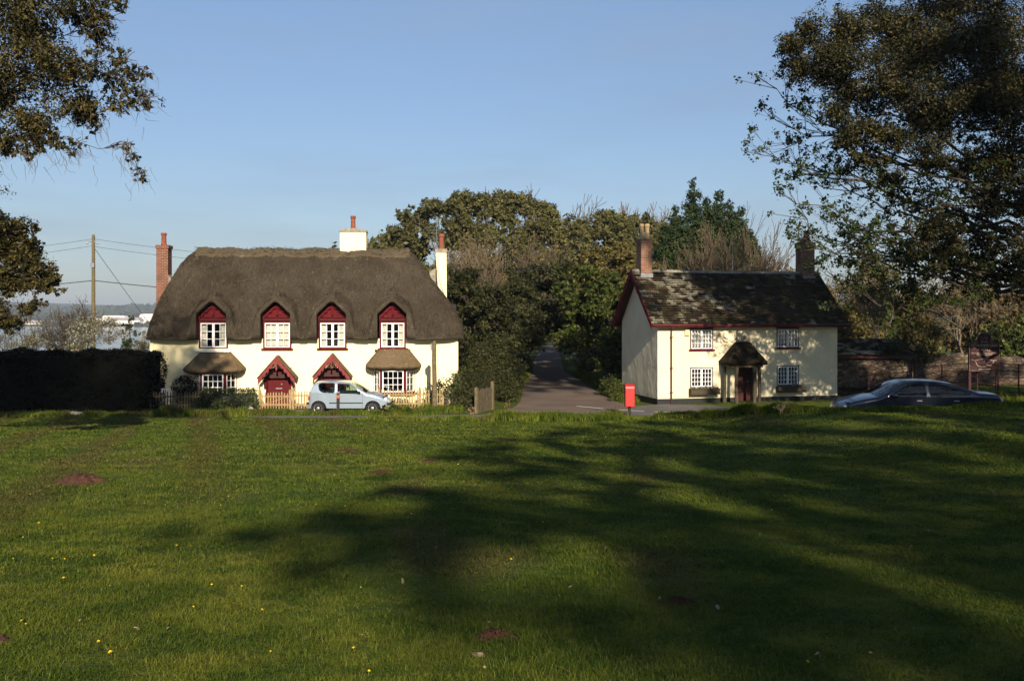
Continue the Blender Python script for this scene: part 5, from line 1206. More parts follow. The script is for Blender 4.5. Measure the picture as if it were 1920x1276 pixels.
box_hedge('yew_hedge', 'tall clipped very dark hedge left of the thatched cottage', -31.0, -15.35, 38.2, 40.2, 2.42, 900, .09, 'leaf_yew', 1, .14)
box_hedge('garden_hedge', 'low clipped green hedge below the left bay window', -13.35, -10.95, 38.5, 39.3, .86, 650, .075, 'leaf_privet', 2, .06)
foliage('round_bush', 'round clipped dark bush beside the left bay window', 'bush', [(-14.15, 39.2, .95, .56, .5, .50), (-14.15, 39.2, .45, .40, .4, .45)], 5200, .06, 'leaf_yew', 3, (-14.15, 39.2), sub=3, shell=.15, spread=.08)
foliage('bramble_bush', 'low leafy bush in front of the small picket fence in the shade', 'bush', [(-13.0, 38.35, .35, .5, .3, .3), (-12.3, 38.3, .2, .6, .3, .22)], 1800, .08, 'leaf_privet', 4)
foliage('leafy_shrub', 'tall shoots of a sunlit shrub against the cream wall behind the wooden post', 'shrub', [(-3.5, 39.5, .55, .4, .3, .5), (-2.9, 39.5, .8, .4, .3, .55), (-2.5, 39.6, 1.0, .35, .3, .6), (-3.2, 39.6, .9, .3, .25, .45), (-2.2, 39.5, .6, .4, .4, .6)], 1900, .10, 'leaf_privet', 5, sub=6)
foliage('ivy_bush', 'dense dark ivy bush beyond the right end of the thatched cottage', 'bush', [(-2.1, 38.9, .55, .6, .5, .6), (-1.7, 39.8, .9, .6, .6, .65), (-2.1, 40.3, 1.3, .5, .5, .5), (-1.6, 38.6, .4, .5, .4, .45), (-1.2, 41, .9, .5, .6, .8)], 9000, .08, 'leaf_holm', 6)
foliage('ivy_mound', 'leafy ivy thicket at the left edge of the lane mouth', 'thicket', [(-.6, 43.5, 1.0, .8, 1.0, 1.1), (.0, 45.0, .9, .55, 1.0, 1.1), (-1.2, 44, 1.9, .8, 1, 1.0), (-.3, 44.2, 1.7, .6, .8, .8), (-.1, 42.6, .5, .45, .5, .55), (-.6, 43.8, 2.6, .6, .7, .7)], 20000, .09, 'leaf_holm', 7)
foliage('weed_clump', 'dark leafy dock clump in the verge beside the hatchback bonnet', 'weed', [(-4.85, 36.75, .22, .45, .2, .24), (-4.3, 36.8, .12, .4, .2, .16)], 700, .16, 'leaf_laurel', 8)
foliage('bank_bush', 'low leafy bush at the foot of the slate cottage gable by the lane', 'bush', [(5.35, 44.2, .3, .55, .8, .4), (5.0, 45.8, .5, .5, 1.0, .5), (4.9, 43.0, .2, .3, .4, .25)], 4500, .09, 'leaf_laurel', 9)

# ------------------------------------------------------------------ trees behind the cottages
G = np.random.default_rng(21)
T_ = tree
def outline(pts, Y, r, fill, g):
    out = []
    for (px_, py_) in pts:
        x, z = (px_-960)/1700*Y, 3.9+(598-py_)/1700*Y
        out.append((x, Y+g.normal(0, .8), z-r*.6, r*g.uniform(.85, 1.2), r, r*.8, 1.5))
        for _ in range(fill): k_ = g.uniform(.25, 1); out.append((x*1.0+g.normal(0, 1.2), Y-g.uniform(0, 2.5), 2+(z-3)*k_, r*1.35, r*1.2, r*1.1, 1.0))
    return out
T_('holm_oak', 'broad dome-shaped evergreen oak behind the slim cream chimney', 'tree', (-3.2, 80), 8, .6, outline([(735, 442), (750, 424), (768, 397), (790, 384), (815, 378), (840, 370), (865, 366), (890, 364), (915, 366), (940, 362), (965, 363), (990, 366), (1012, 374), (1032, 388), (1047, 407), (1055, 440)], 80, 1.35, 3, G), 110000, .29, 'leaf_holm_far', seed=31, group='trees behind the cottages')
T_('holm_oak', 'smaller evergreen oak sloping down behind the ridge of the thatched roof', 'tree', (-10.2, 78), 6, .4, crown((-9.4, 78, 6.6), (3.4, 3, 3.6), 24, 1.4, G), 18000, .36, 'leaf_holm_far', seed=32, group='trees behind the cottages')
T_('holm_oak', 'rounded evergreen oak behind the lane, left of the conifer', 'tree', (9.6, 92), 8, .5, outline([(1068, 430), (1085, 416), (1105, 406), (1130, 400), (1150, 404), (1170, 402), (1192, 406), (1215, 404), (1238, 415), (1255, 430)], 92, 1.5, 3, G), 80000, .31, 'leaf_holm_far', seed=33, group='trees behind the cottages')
for k, (px_, py_, Y, w) in enumerate([(622, 458, 78, 1.1), (705, 455, 76, 1.5)]):
    x = (px_-960)/1700*Y; zt_ = 3.9+(598-py_)/1700*Y
    T_('cypress_tree', ['dark evergreen tip showing left of the broad rendered chimney', 'dark evergreen tip showing right of the broad rendered chimney'][k], 'tree', (x, Y), zt_-1, .2, [(x+G.normal(0, .3), Y, z, w*(1-(z/zt_)**3)+.25, w*.7, .9) for z in np.linspace(2, zt_-.4, 9)], 3600, .3, 'leaf_conifer', seed=34+k, group='trees behind the cottages')
bare_tree('bare_tree', 'bare spreading tree rising above the dome of the evergreen oak', 'tree', (-.5, 100), 8.0, .30, 4, 41, 3, .5, 'twig', .6, .10, (3, 4), .62, 'trees behind the cottages', minr=.03)
bare_tree('bare_tree', 'leafless tree left behind the dome of the evergreen oak', 'tree', (-5.5, 99), 6.7, .26, 4, 42, 3, .5, 'twig', .6, .10, (3, 4), .6, 'trees behind the cottages', minr=.03)
bare_tree('bare_tree', 'pale leafless tree showing left above the tall conifer', 'tree', (16.4, 108), 7.0, .3, 4, 43, 3, .4, 'pale_bark', .55, .10, (3, 4), .62, 'trees behind the cottages', minr=.035)
bare_tree('coppiced_willow', 'pale fan of bare upright stems before the conifer behind the slate roof', 'tree', (13.6, 60), 4.7, .11, 3, 44, 18, .62, 'twig', .28, .12, (3, 4), .60, 'trees behind the cottages', buds=1500, budsize=.10, minr=.014)
bare_tree('coppiced_willow', 'brownish fan of bare stems right before the conifer behind the slate roof', 'tree', (16.0, 61), 4.2, .10, 3, 45, 12, .6, 'twig', .32, .12, (3, 4), .60, 'trees behind the cottages', buds=1500, budsize=.10, minr=.014)
# big conifer with several spires
cc = []
for (px_, py_, w) in [(1303, 338, 2.3), (1272, 388, 2.1), (1352, 362, 2.2), (1392, 394, 2.2), (1330, 374, 2.3), (1372, 378, 1.8), (1412, 434, 1.9), (1250, 424, 1.9)]:
    x = (px_-960)/1700*72; zt_ = 3.9+(598-py_)/1700*72; yy = 72+G.uniform(-1, 1)
    for z in np.linspace(1.5, zt_-.15, 15):
        f = 1-(z/zt_)**2.2; cc.append((x+G.normal(0, .25)*f, yy+G.normal(0, .2), z, w*f+.30, w*f+.30, .75 if z < zt_-1.5 else .5, 1+2.5*(z/zt_)**2))
T_('conifer', 'tall dark conifer with several pointed spires behind the slate roof', 'tree', (15.4, 72), 11, .4, cc, 150000, .22, 'leaf_conifer', seed=46, group='trees behind the cottages', twigs=0, aspect=.45, sub=7, spread=.2, shell=.5, splint=0)
# scrub, laurel and lane-side trees
T_('brown_thicket', 'tall brown leafless thicket right behind the slim cream chimney', 'thicket', (-3.4, 64), 5, .18, crown((-2.6, 64, 4.8), (3.6, 3, 4.2), 20, 1.5, G), 8000, .17, 'leaf_brown', 'twig', seed=51, group='lane side trees', twigs=14, stems=4, spread=.3)
bare_tree('bare_shrub', 'grey-brown twiggy tree arching over the left of the lane', 'tree', (-2.2, 60), 3.6, .13, 4, 52, 6, .55, 'pale_bark', .5, .14, (3, 4), .64, 'lane side trees', buds=5000, budmat='leaf_scrub', budsize=.13, minr=.014)
bare_tree('bare_shrub', 'twiggy leafless tree above the middle of the lane', 'tree', (-.6, 67), 4.4, .15, 4, 53, 5, .5, 'twig', .5, .12, (3, 4), .64, 'lane side trees', buds=6000, budmat='leaf_scrub', budsize=.14, minr=.016)
T_('dark_bay_tree', 'very dark evergreen filling the space between the thatched cottage and the lane', 'tree', (-2.6, 50), 4.5, .3, crown((-2.3, 50, 3.2), (2.7, 2.2, 3.7), 40, 1.0, G, low=-.95), 50000, .17, 'leaf_dark', seed=54, group='lane side trees', twigs=3)
T_('dark_bay_tree', 'dark evergreen leaning over the left edge of the lane', 'tree', (-.6, 55), 4.5, .22, crown((.0, 55, 4.0), (1.7, 2, 3.0), 26, .9, G, low=-.8), 24000, .18, 'leaf_dark', seed=55, group='lane side trees', twigs=3)
T_('laurel_tree', 'bright green glossy laurel on the right of the lane beside the slate cottage', 'tree', (5.9, 54.5), 5, .3, crown((5.3, 54.5, 4.2), (2.7, 2.2, 3.6), 52, .9, G, low=-.9), 50000, .19, 'leaf_laurel', seed=56, group='lane side trees')
T_('laurel_tree', 'taller yellowish laurel rising behind the bright laurel of the lane', 'tree', (7.2, 62), 6, .3, crown((6.6, 62, 5.6), (3.6, 2.5, 3.9), 40, 1.15, G, low=-.9), 34000, .24, 'leaf_scrub', seed=57, group='lane side trees')
T_('laurel_tree', 'shaded laurel against the back corner of the slate cottage', 'tree', (6.2, 50.0), 2.5, .15, crown((5.9, 49.6, 2.0), (1.2, 1.6, 1.9), 20, .75, G, low=-.9), 16000, .17, 'leaf_laurel', seed=58, group='lane side trees')
# trees arching over the lane farther on
T_('lane_tree', 'evergreen tree arching low over the lane behind the first shadow', 'tree', (-.9, 60.5), 5, .25, [(x_+G.normal(0, .2), 60+G.uniform(-1.5, 3), z_, .95, 1.1, .8) for x_ in (.2, 1.2, 2.2, 3.2, 4.2) for z_ in (3.5, 4.6, 5.8, 7.0)], 26000, .18, 'leaf_dark', seed=58, group='lane side trees', twigs=2)
T_('lane_tree', 'dark evergreen arching over the lane in the distance', 'tree', (7.4, 80), 6, .25, [(x_+G.normal(0, .3), 80+G.uniform(-2, 4), z_, 1.3, 1.4, 1.0) for x_ in (2, 3.4, 4.8, 6.2) for z_ in (3.6, 5.0, 6.6, 8.2)], 20000, .24, 'leaf_dark', seed=59, group='lane side trees', twigs=2)
for k, (x, Y, cx, cz, rx, rz_, lab) in enumerate([(-1.6, 66, -.6, 4.8, 2.3, 4.3, 'first dark tree on the left bank of the lane'), (-.6, 80, 1.0, 5.2, 2.6, 4.6, 'second dark tree on the left bank of the lane'), (1.0, 98, 2.6, 5.6, 2.8, 4.8, 'dark tree on the left where the lane narrows'),
        (7.6, 72, 6.3, 5.6, 2.4, 4.0, 'dark tree on the right bank of the lane behind the road sign'), (8.0, 88, 6.6, 5.5, 2.4, 4.4, 'tree on the right bank where the lane narrows'), (9.6, 108, 8.2, 5.5, 2.6, 4.8, 'far tree on the right bank of the lane'), (3.8, 126, 4.8, 7.5, 4.0, 4.6, 'tree closing the view above the far end of the lane'), (7.8, 150, 8.0, 5.0, 8, 6, 'dark wood tree closing the far end of the lane')]):
    T_('lane_tree', lab, 'tree', (x, Y), cz, .25, crown((cx, Y, cz), (rx, 3.2, rz_), 32, 1.2 if Y < 120 else 2.0, G, low=-.95), 20000, .26 if Y < 120 else .4, 'leaf_dark' if k not in (3, 4) else 'leaf_holm', seed=60+k, group='lane side trees', twigs=2)
for k, (x, Y, r_, lab) in enumerate([(.9, 72, .8, 'dark hedge bush on the left edge of the lane'), (.3, 61, .8, 'low ivy bush at the left edge of the lane shade'), (5.9, 66, 1.0, 'bush on the right bank before the road sign'), (6.9, 84, 1.4, 'bush on the right bank behind the road sign')]):
    foliage('bank_shrub', lab, 'bush', [(x+G.normal(0, .3), Y+G.uniform(-4, 4), r_*.6, r_*.7, 1.6, r_*.8) for _ in range(6)], 3500, .14, 'leaf_dark' if k != 2 else 'leaf_laurel', 80+k, group='lane side trees')
far_cottage = MB().box(-2.5, 2.5, 0, 3, 0, 2.2).prism([(-2.7, 2.2), (2.7, 2.2), (2.4, 4.0), (-2.4, 4.0)], -.2, 3.2)
# right side woodland behind the stone wall
for k, (x, Y, w, ht, mat, lab) in enumerate([(20.5, 62, 3.4, 6.3, 'leaf_scrub', 'yellow-green scrub tree behind the outbuilding roof'), (26.5, 64, 4, 6.8, 'leaf_scrub', 'yellow-green scrub tree behind the estate sign'), (33, 66, 4.5, 7.5, 'leaf_brown', 'brownish scrub tree behind the stone wall at the right edge'), (40, 72, 5, 8.0, 'leaf_scrub', 'scrub tree beyond the right edge of the stone wall'),
        (24, 78, 5, 9.0, 'leaf_brown', 'tall brownish tree far behind the outbuilding'), (34, 84, 6, 10.0, 'leaf_holm_far', 'evergreen far behind the stone wall'), (19.5, 88, 4, 8.0, 'leaf_holm_far', 'far evergreen showing right of the dark brick chimney'), (30, 54, 3.2, 3.8, 'leaf_laurel', 'low laurel bush just behind the stone wall')]):
    T_('woodland_tree', lab, 'tree', (x, Y), ht*.6, .2, crown((x, Y, ht*.52), (w, 2.6, ht*.5), 32, w*.34, G, low=-.95), 18000, .22, mat, 'pale_bark', seed=90+k, group='woodland behind the stone wall', twigs=6, stems=3)
for k, (x, Y, lab) in enumerate([(22.5, 56, 'bare pale tree behind the outbuilding gutter'), (28.5, 57, 'bare pale tree above the estate sign'), (17.8, 58, 'bare pale tree at the right end of the slate roof')]):
    bare_tree('bare_shrub', lab, 'tree', (x, Y), 2.6, .10, 4, 100+k, 3, .4, 'pale_bark', .5, .14, (3, 4), .64, 'woodland behind the stone wall', buds=2500, budmat='leaf_scrub', budsize=.12, minr=.012)
for k, (x, y, lab) in enumerate([(18.4, 44.2, 'ivy spilling over the right end of the outbuilding roof'), (20.6, 45.2, 'ivy clump on top of the stone wall')]):
    foliage('ivy', lab, 'ivy', [(x+G.normal(0, .6), y, 2.2+G.uniform(-.2, .3), .7, .4, .45) for _ in range(4)], 2600, .11, 'leaf_holm', 110+k)
foliage('nettle_patch', 'low weeds at the foot of the stone wall', 'weeds', [(x, 43.6, .3, .8, .4, .35) for x in (16, 17.4, 19, 20.5, 22.5, 25)], 6000, .10, 'leaf_dark', 113)
# left: hedgerow trees above the dark hedge
T_('blossom_thorn', 'thorn tree with white spring blossom beside the telegraph pole', 'tree', (-21.0, 45), 3.0, .12, crown((-20.7, 45, 2.9), (1.9, 1.3, 1.4), 16, .6, G, low=-.6), 5200, .085, 'blossom', 'twig', seed=120, group='hedgerow behind the dark hedge', twigs=12, spread=.32, stems=2)
T_('blossom_thorn', 'lower thorn bush with white blossom next to the thatched roof', 'tree', (-18.0, 46), 2.4, .10, crown((-18.0, 46, 2.4), (1.5, 1.2, .9), 12, .55, G, low=-.6), 4000, .085, 'blossom', 'twig', seed=121, group='hedgerow behind the dark hedge', twigs=10, spread=.32, stems=2)
T_('hedgerow_thorn', 'brownish twiggy thorn above the middle of the dark hedge', 'tree', (-23.2, 46), 2.5, .1, crown((-23.2, 46, 2.2), (2.0, 1.2, 1.2), 12, .6, G, low=-.6), 3600, .08, 'leaf_scrub', 'twig', seed=122, group='hedgerow behind the dark hedge', twigs=12, spread=.32, stems=3)
for k, (x, Y, ln_, lab) in enumerate([(-25.2, 46, 2.0, 'bare crooked thorn below the drooping oak branch'), (-22.4, 47, 2.2, 'bare crooked thorn left of the telegraph pole'), (-27.8, 46, 2.1, 'bare thorn at the left edge above the hedge')]):
    bare_tree('bare_thorn', lab, 'tree', (x, Y), ln_, .09, 4, 130+k, 3, .5, 'bark', .65, .10, (3, 4), .64, 'hedgerow behind the dark hedge', buds=500, budmat='leaf_scrub', budsize=.07, minr=.010)
x = (245-960)/1700*62; T_('young_pine', 'small dark pine just left of the thatched eaves', 'tree', (x, 62), 3.6, .1, [(x+G.normal(0, .25), 62, z, .25+.8*(1-z/4.2), .6, .35) for z in np.linspace(.8, 3.9, 10)], 1800, .2, 'leaf_conifer', seed=140, aspect=.3)

# ------------------------------------------------------------------ far shore of the estuary
fs = np.random.default_rng(9)
for k, (x, w, hh, y, lab) in enumerate([(-610, 30, 15, 1560, 'long pale terrace at the left of the far shore'), (-660, 26, 9, 1545, 'low pale building on the far shore behind the telegraph pole'), (-572, 22, 19, 1555, 'pale building with an arched centre on the far shore'), (-540, 24, 15, 1560, 'pale terrace on the far shore nearest to the thatched roof'), (-694, 20, 12, 1580, 'pale house left of the telegraph pole on the far shore'), (-800, 26, 5, 1530, 'low white shed at the left edge of the far shore')]):
    z = gz(x, y)-1; tb = thing('shore_building', lab, 'building', (x, y, z), R(fs.uniform(-6, 6)), 'pale buildings on the far shore'); hh = hh-2
    MB().box(-w, w, 0, 14, 0, hh).build('wall', MT['far_white'], tb); MB().prism([(-w-1, hh), (w+1, hh), (w-3, hh+4.5), (-w+3, hh+4.5)], -1, 15).build('roof', MT['far_slate'] if k % 2 else MT['far_white'], tb)
    m = MB()
    for fl in range(max(1, int(hh/4))):
        for i in range(int(w*2/5)): m.box(-w+2+i*5, -w+4+i*5, -.25, -.01, 1.5+fl*4, 3.6+fl*4)
    m.build('windows', MT['far_slate'], tb)
for k in range(26):
    x = -1050+k*27+fs.uniform(-8, 8); y = 1500+fs.uniform(0, 30) if k % 3 else 1640+fs.uniform(0, 200); z = gz(x, y); r_ = fs.uniform(9, 15)*(.7 if k % 3 else 1.3)
    T_('shore_tree', 'hazy round tree on the far shore of the estuary', 'tree', (x, y), r_*.5, 1.0, [(x+fs.normal(0, r_*.5), y, z+r_*fs.uniform(.2, .55), r_*.6, r_*.5, r_*.42) for _ in range(6)], 700, 3.2, 'far_foliage', seed=200+k, group='hazy trees on the far shore', twigs=0, aspect=.8)
P = []
n = 26000; X = fs.uniform(-1900, -250, n); Y = fs.uniform(1750, 3000, n); t = cellnoise(X*.01, Y*.01, .9, 77); kp = t > .42; X, Y = X[kp], Y[kp]
Cn = np.stack([X, Y, ground(X, Y)+fs.uniform(0, 9, len(X))], -1); o = leaf_mesh('far_wood', Cn, np.tile([0, -.6, .6], (len(X), 1)), 13, MT['far_foliage'], None, fs, .9); tag(o, kind='stuff')

# ------------------------------------------------------------------ the big near trees
# left oak, trunk outside the picture; clumps of its overhanging limbs
def C(px_, py_, Y, r, fy=1.0, fz=.8): return ((px_-960)/1700*Y, Y, 3.9+(598-py_)/1700*Y, r*1.18, r*fy*1.1, r*fz*1.15, 1.0 if -60 < px_ < 1960 and py_ > -50 else .22)
L1 = [C(20, 40, 20, .9), C(80, 90, 20.5, .9), C(30, 140, 20, .95), C(110, 150, 19.6, .8), C(-30, 200, 20, 1.1), C(60, 215, 20, .75), C(140, 205, 20.2, .55), C(160, 120, 20, .55), C(185, 60, 20.6, .50), C(205, 20, 20.6, .42), C(150, 45, 21, .40), C(175, 20, 21.3, .4), C(230, 110, 21, .38), C(225, 150, 20.5, .42),
      C(262, 140, 20.5, .32), C(262, 185, 20.2, .42), C(235, 190, 20, .34), C(170, 225, 20.4, .30), C(30, 270, 20, .50), C(5, 260, 20, .42), C(75, 262, 20, .36), C(110, 262, 20, .30), C(135, 285, 20.1, .20), C(150, 268, 20.1, .18), C(50, 292, 20, .18), C(228, 275, 20.3, .17), C(248, 295, 20.3, .18), C(263, 325, 20.3, .19), C(240, 268, 20.3, .13),
      C(-60, 60, 20, 1.4), C(-120, 150, 20, 1.5), C(-80, 20, 21, 1.4), C(30, -30, 20, 1.1), C(120, -40, 20.5, .9), C(200, -50, 21, .7), C(-200, 120, 20, 1.6), C(-280, 20, 20, 1.8), C(-260, 220, 20, 1.5), C(-150, 260, 20.5, 1.2), C(-40, -120, 20, 1.6), C(100, -150, 21, 1.3), C(-200, -150, 20, 2.0), C(-380, -50, 21, 1.8), C(-350, 180, 20, 1.6), C(-100, 330, 20, .9), *[(C(px_, py_, 20, 2.0)[:6]+(.5,)) for px_ in (-480, -620, -760, -900, -1050) for py_ in (20, 120, 210)], C(-230, 380, 20, 1.1), C(-90, -220, 21, 1.6)]  # the far-left clumps, out of view, are added to shade the hedge
rO = T_('oak_tree', 'large evergreen oak whose sunlit branches hang in from the top left corner', 'tree', (-17.5, 20.3), 8, .5, L1, 250000, .072, 'leaf_oak', seed=300, twigs=9, limb_r=.30, sub=16, spread=.17, aspect=.5, shell=.33)
L2 = [C(10, 430, 23, .50), C(35, 470, 23, .55), C(75, 505, 23, .42), C(88, 530, 23, .33), C(20, 520, 23, .60), C(55, 540, 23, .42), C(-20, 470, 23, .8), C(-60, 520, 23, .9), C(45, 575, 23, .28), C(70, 572, 23, .20), C(10, 600, 23, .32), C(-30, 590, 23, .5), C(28, 600, 23, .2), C(62, 455, 22.8, .16), C(-100, 430, 23, 1.1), C(-180, 500, 23, 1.2)]
T_('oak_tree', 'lower evergreen oak bough with golden leaves at the left edge above the dark hedge', 'tree', (-17.8, 23.3), 5, .3, L2, 32000, .085, 'leaf_oak', seed=301, twigs=16, limb_r=.25, sub=14, spread=.18, aspect=.5, shell=.33)
gh = np.random.default_rng(31)
def strands(root, L_, n, px_lim):
    segs = []; b = np.array(root.location)
    for _ in range(n):
        c = L_[gh.integers(len(L_))]
        p = np.array(c[:3])+gh.normal(0, .5, 3)*c[3]-[0, 0, c[5]*.4]-b; d = gh.normal(0, .25, 3)+[.25, 0, -1]; r = .007
        for i in range(5): e = p+d/np.linalg.norm(d)*gh.uniform(.04, .12); segs.append((*p, *e, r, r*.8)); p = e; r *= .8; d = d+gh.normal(0, .35, 3)
    tubes('hanging_twigs', segs, MT['pale_bark'], root, 3)
strands(rO, L1[:29], 320, 0)
# right: evergreen oak with heavy dark clumps
def Cr(px_, py_, Y, r): return C(px_, py_, Y+7, r*1.28)
HM = [Cr(1540, 75, 25, .8), Cr(1500, 75, 25, .5), Cr(1480, 90, 25, .5), Cr(1600, 50, 25.5, .9), Cr(1560, 120, 25, .9), Cr(1510, 130, 25, .6), Cr(1620, 130, 24.5, .95), Cr(1660, 180, 24.5, .8), Cr(1590, 195, 25, .7), Cr(1600, 250, 25, .55), Cr(1575, 270, 25, .4), Cr(1640, 240, 25, .55), Cr(1700, 90, 25.5, 1.2), Cr(1720, 190, 25, 1.0), Cr(1690, 260, 25, .7), Cr(1760, 240, 25, .9), Cr(1780, 130, 26, 1.2),
      Cr(1840, 60, 26, 1.4), Cr(1860, 200, 25, 1.2), Cr(1900, 120, 25, 1.3), Cr(1740, 300, 25, .5), Cr(1900, 300, 25.5, 1.0), Cr(1840, 300, 26, .7), Cr(1760, 20, 26, 1.3), Cr(1660, 20, 26, 1.0), Cr(1740, 430, 24, .5), Cr(1775, 420, 24, .5), Cr(1790, 460, 24, .45), Cr(1730, 470, 24, .35), Cr(1760, 500, 24, .3), Cr(1890, 400, 25, .9), Cr(1925, 470, 25, .7), Cr(1850, 455, 25, .45), Cr(1915, 545, 25, .38), Cr(1830, 360, 25, .5), Cr(1960, 200, 25, 1.5), Cr(2000, 350, 25, 1.5),
      Cr(1990, 60, 26, 1.7), Cr(2100, 150, 25, 1.8), Cr(2080, 300, 25, 1.6), Cr(2050, 450, 25, 1.3), Cr(1960, 480, 25, .9), Cr(1880, -60, 26, 1.6), Cr(1800, -70, 26, 1.2), Cr(2050, -80, 26, 1.8), Cr(2180, 30, 26, 1.8), Cr(1950, -180, 26, 1.8), Cr(1880, -180, 26, 1.4), Cr(1620, 300, 24.6, .30), Cr(1655, 300, 24.6, .28), Cr(1680, 330, 24.8, .35)]
T_('holm_oak', 'huge dark evergreen oak with hanging clumps filling the top right corner', 'tree', (22.5, 32.4), 10, .6, HM, 270000, .09, 'leaf_evergreen', seed=302, twigs=7, limb_r=.32, sub=16, spread=.18, aspect=.5, shell=.36)
# sycamore in young leaf: long fine branches sweeping left
g = np.random.default_rng(303); root = thing('sycamore_tree', 'spreading sycamore in fresh leaf whose fine branches sweep left over the slate cottage', 'tree', (22.0, 34, gz(22, 34))); bz0 = gz(22, 34)
TR = bez((0, 0, -.3), (-.8, 0, 14), g, .03, 10); segs = path_segs(TR, .45, .12); tips = []
def W(px_, py_, Y): Y += 3; return np.array([(px_-960)/1700*Y-22, Y-34, 3.9+(598-py_)/1700*Y-bz0])
ends = [(1385, 150, 31, 7.5), (1400, 285, 30.5, 5.5), (1440, 270, 31, 6), (1455, 355, 30.5, 4.8), (1445, 400, 31, 4), (1480, 440, 30, 3.6), (1500, 470, 31, 3.2), (1540, 500, 30.5, 3), (1580, 530, 31, 2.6), (1620, 545, 30, 2.4), (1480, 200, 31, 8), (1520, 330, 32, 5.8), (1560, 400, 30, 4.6), (1600, 450, 31.5, 4.2), (1650, 500, 30, 3.2), (1700, 560, 31, 2.2), (1500, 240, 30, 7),
        (1560, 300, 31, 6.6), (1620, 370, 30, 5.5), (1680, 420, 31, 4.8), (1740, 480, 30, 4), (1780, 560, 31, 2.8), (1820, 500, 30, 4.0), (1700, 330, 31, 7), (1760, 380, 30, 6.5), (1840, 420, 31, 6), (1880, 350, 30, 7.5), (1620, 200, 32, 9), (1720, 200, 32, 9.5), (1820, 240, 32, 9), (1660, 600, 29.5, 1.8), (1560, 40, 32, 10), (1700, 60, 32, 10.5), (1850, 100, 32, 10), (1430, 200, 31.5, 7.4), (1470, 300, 31.6, 5.6), (1520, 440, 32, 4.2), (1490, 150, 32, 8.8), (1560, 470, 32.3, 3.6)]
for (px_, py_, Y, za) in ends:
    e = W(px_, py_, Y); k = int(np.argmin(np.abs(TR[:, 2]-za))); P = bez(TR[k], e, g, .03, 12, -.05); segs += path_segs(P, .085, .008)
    for i in range(4, 12):
        for _ in range(2 if i < 9 else 2):
            d = P[i+1]-P[i]; d /= np.linalg.norm(d); u = g.normal(size=3); u -= d*np.dot(u, d); u /= np.linalg.norm(u); nd = d+u*.55+[0, 0, .12]; nd /= np.linalg.norm(nd)
            grow(segs, tips, P[i], nd, g.uniform(.6, 1.2), .018, 1, g, .55, .10, 4, (2, 3), .65, .005)
    tips.append(P[-1])
S = np.array(segs); lim = lambda x, y, z: (x+22) > np.where(z+bz0-3.9 > .27*(y+34), .295, .245)*(y+34)
S = S[lim(S[:, 3], S[:, 4], S[:, 5]) & ~((S[:, 0] > -8) & (S[:, 5] < 4.1-bz0) & (S[:, 6] < .1))]
tips = [t for t in tips if lim(t[0], t[1], t[2]) and not (t[0] > -7 and t[2] < 4.4-bz0)]
th = S[:, 6] > .05; tubes('trunk', S[th], MT['bark'], root, 8); tubes('branches', S[~th], MT['bark'], root, 4)
T = np.array(tips); n = 34000; k = g.integers(0, len(T), n); leaf_mesh('crown', T[k]+g.normal(0, .075, (n, 3)), np.tile([0, -.3, .6], (n, 1)), .105, MT['leaf_syc'], root, g, .75)

# ------------------------------------------------------------------ trees behind the photographer that shade the right of the lawn
def shade_clump(gx, gy, h, r):   # the clump at height h whose shadow lands at gx, gy on the lawn
    t = h/math.tan(SUN_EL); return (gx+math.sin(SUN_AZ)*t, gy-math.cos(SUN_AZ)*t, h+gz(gx, gy), r, r, r*.8)
gT = np.random.default_rng(55)
def shade_tree(lab, spots, trunk, seed, n=14000):
    cl = [(*shade_clump(*p[:4]), p[4] if len(p) > 4 else 1) for p in spots]; T_('unseen_shade_tree', lab, 'tree', trunk, max(4, min(c[2] for c in cl)-1), .4, cl, n, .20, 'leaf_laurel', seed=seed, twigs=1, group='trees behind the viewer', spread=.30, sub=9, splint=2)
SH = {1: ([], (9.5, -32)), 2: ([], (20, -18)), 3: ([], (14, -26)), 4: ([], (24, 4))}
# ragged crowns: their shade covers the right of the lawn, thinning out along its left edge
yb = [3, 4.8, 6.1, 7.4, 8.6, 9.4, 10.6, 12, 15, 20, 24, 28, 31, 34]; xb = [.0, -.4, -.6, -1.4, -3.2, -4.0, -3.4, -2.6, -3.0, -2.8, -2.2, -1.2, .2, 4.0]
y = 4.4
while y < 34.5:
    st = .42+.028*y; x = -4.0
    while x < min(19, 4+.85*y):
        ed = x-float(np.interp(y, yb, xb)); nz_ = float(cellnoise(np.array([x*.8]), np.array([y]), .55, 31)[0])*.30+float(cellnoise(np.array([x]), np.array([y]), 1.3, 32)[0])*.20+float(cellnoise(np.array([x*.22+.12*y]), np.array([y*1.0]), .95, 33)[0])*.50
        lit = nz_+.13*math.exp(-((x-(-.2+.05*y))/.8)**2)*(y < 9)+.18*(abs(y-10.9) < .5 and x < 1.6)-.13*(x > 1.2)
        if ed > 0 and lit < .50+.045*min(ed, 4): SH[1 if y < 12 and x < 5 else 3 if y < 14 else 2 if y < 23 else 4][0].append((x+gT.normal(0, st*.4), y+gT.normal(0, st*.4), gT.uniform(14, 25), st*gT.uniform(.5, .9)*min(1, .6+.15*ed), min(1, .38+.14*ed)))
        x += st
    y += st
for (x, y, r_) in [(10.5, 27.5, 1.2), (12.5, 27, 1.4), (14.5, 28, 1.4), (13, 30, 1.5), (15.5, 31, 1.6), (11.0, 36.5, 1.1), (13.0, 37.5, 1.2), (9.6, 35.2, .9), (8.7, 38.6, .8), (15.5, 38, 1.5), (18, 36, 1.6), (18, 41, 1.8), (21, 42, 1.8), (16.5, 43.5, 1.5), (20, 39, 1.3), (23.5, 41, 1.6), (8.6, 33, .8), (6.0, 31.5, .6)]: SH[4][0].append((x, y, gT.uniform(12, 16), r_*1.1))  # further unseen clumps placed to shade the bank, saloon, sign and wall
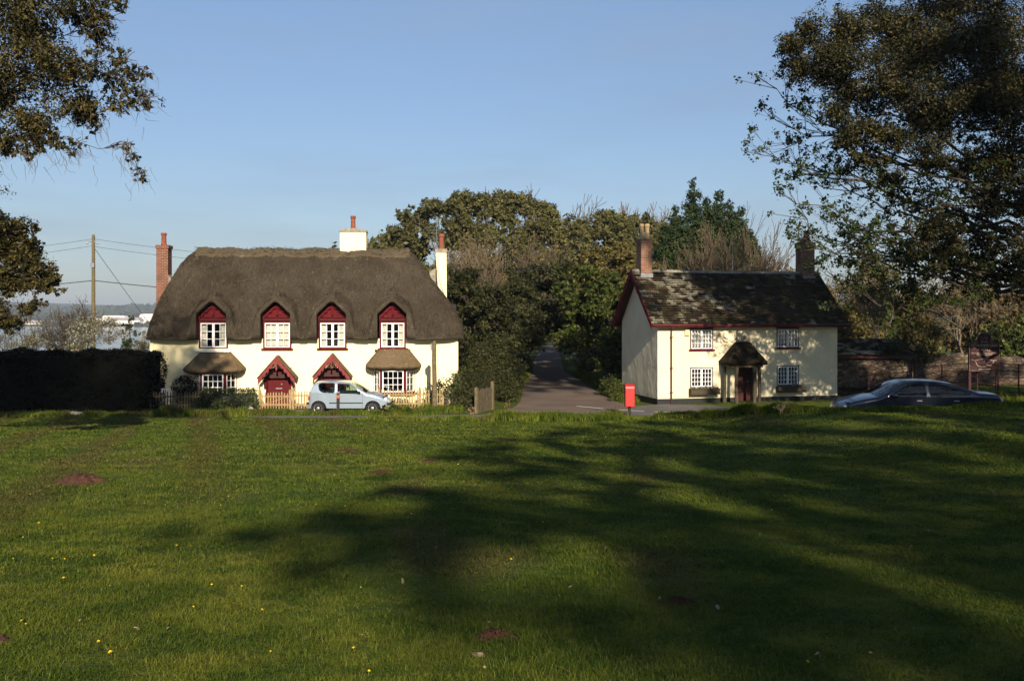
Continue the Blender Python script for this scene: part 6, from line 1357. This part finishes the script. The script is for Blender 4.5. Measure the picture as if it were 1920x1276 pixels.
for _ in range(46): SH[4][0].append((gT.uniform(-.8, 4.3), gT.uniform(47.5, 60), gT.uniform(21, 24), gT.uniform(.6, 1.1)))  # unseen clumps added to darken the lane with their shadow
for _ in range(110):  # unseen clumps added to dapple the slate cottage front
    z_ = gT.uniform(-.2, 3.6); x_ = gT.uniform(8.2, 15.6)
    if x_ > 8.6+z_*.7: SH[4][0].append((x_-.39*z_, 41.6+.22*(x_-7)+2.11*z_, gT.uniform(13, 15), gT.uniform(.25, .55)))
for k, lab in enumerate(['broad tree behind the viewer shading the near lawn', 'tree right of the viewer shading the middle lawn', 'tall tree behind the viewer on the right', 'tree near the road on the right shading the bank']):
    s_, tr_ = SH[k+1]; shade_tree(lab, s_, tr_, 400+k, 52000)

# an unseen tall tree added right of the viewer to shade the big evergreen oak
cl = []
for _ in range(90):
    x, y = gT.uniform(17.5, 34), gT.uniform(8, 17); cl.append((x, y, gT.uniform(19 if x < 21 else 13, 27), 1.3, 1.3, 1.0))
T_('unseen_shade_tree', 'unseen very tall tree added right of the viewer to shade the evergreen oak', 'tree', (27, 11), 15, .6, cl, 40000, .26, 'leaf_laurel', seed=410, twigs=1, group='trees behind the viewer', splint=2)
for k in range(11):  # unseen belt of trees added to cut the sky light from behind
    x = -44+k*8.5+gT.uniform(-1.5, 1.5); y = -27-abs(x)*-.25*(-1 if abs(x) < 20 else 0)+gT.uniform(-2, 2); h_ = 12.5
    T_('sky_block_tree', 'unseen leafy tree added behind the viewer to block sky light', 'tree', (x, y), 8, .4, crown((x, y, 7.5), (4.8, 3, 5.5), 24, 2.0, gT, low=-.95), 7000, .55, 'leaf_dark', seed=420+k, twigs=0, group='belt of trees behind the viewer', splint=3)
# ------------------------------------------------------------------ haze over the estuary
hz = NT('haze_air'); hz.t.nodes.remove(hz.b); pv = hz.n('ShaderNodeVolumePrincipled'); pv.inputs['Color'].default_value = (.72, .82, 1, 1); pv.inputs['Density'].default_value = .00022; pv.inputs['Anisotropy'].default_value = .2
hz.l(pv.outputs[0], hz.t.nodes['Material Output'].inputs['Volume'])
ho = MB().box(-4200, 4200, -420, 6300, -30, 130).build('haze', hz.m); tag(ho, kind='stuff')
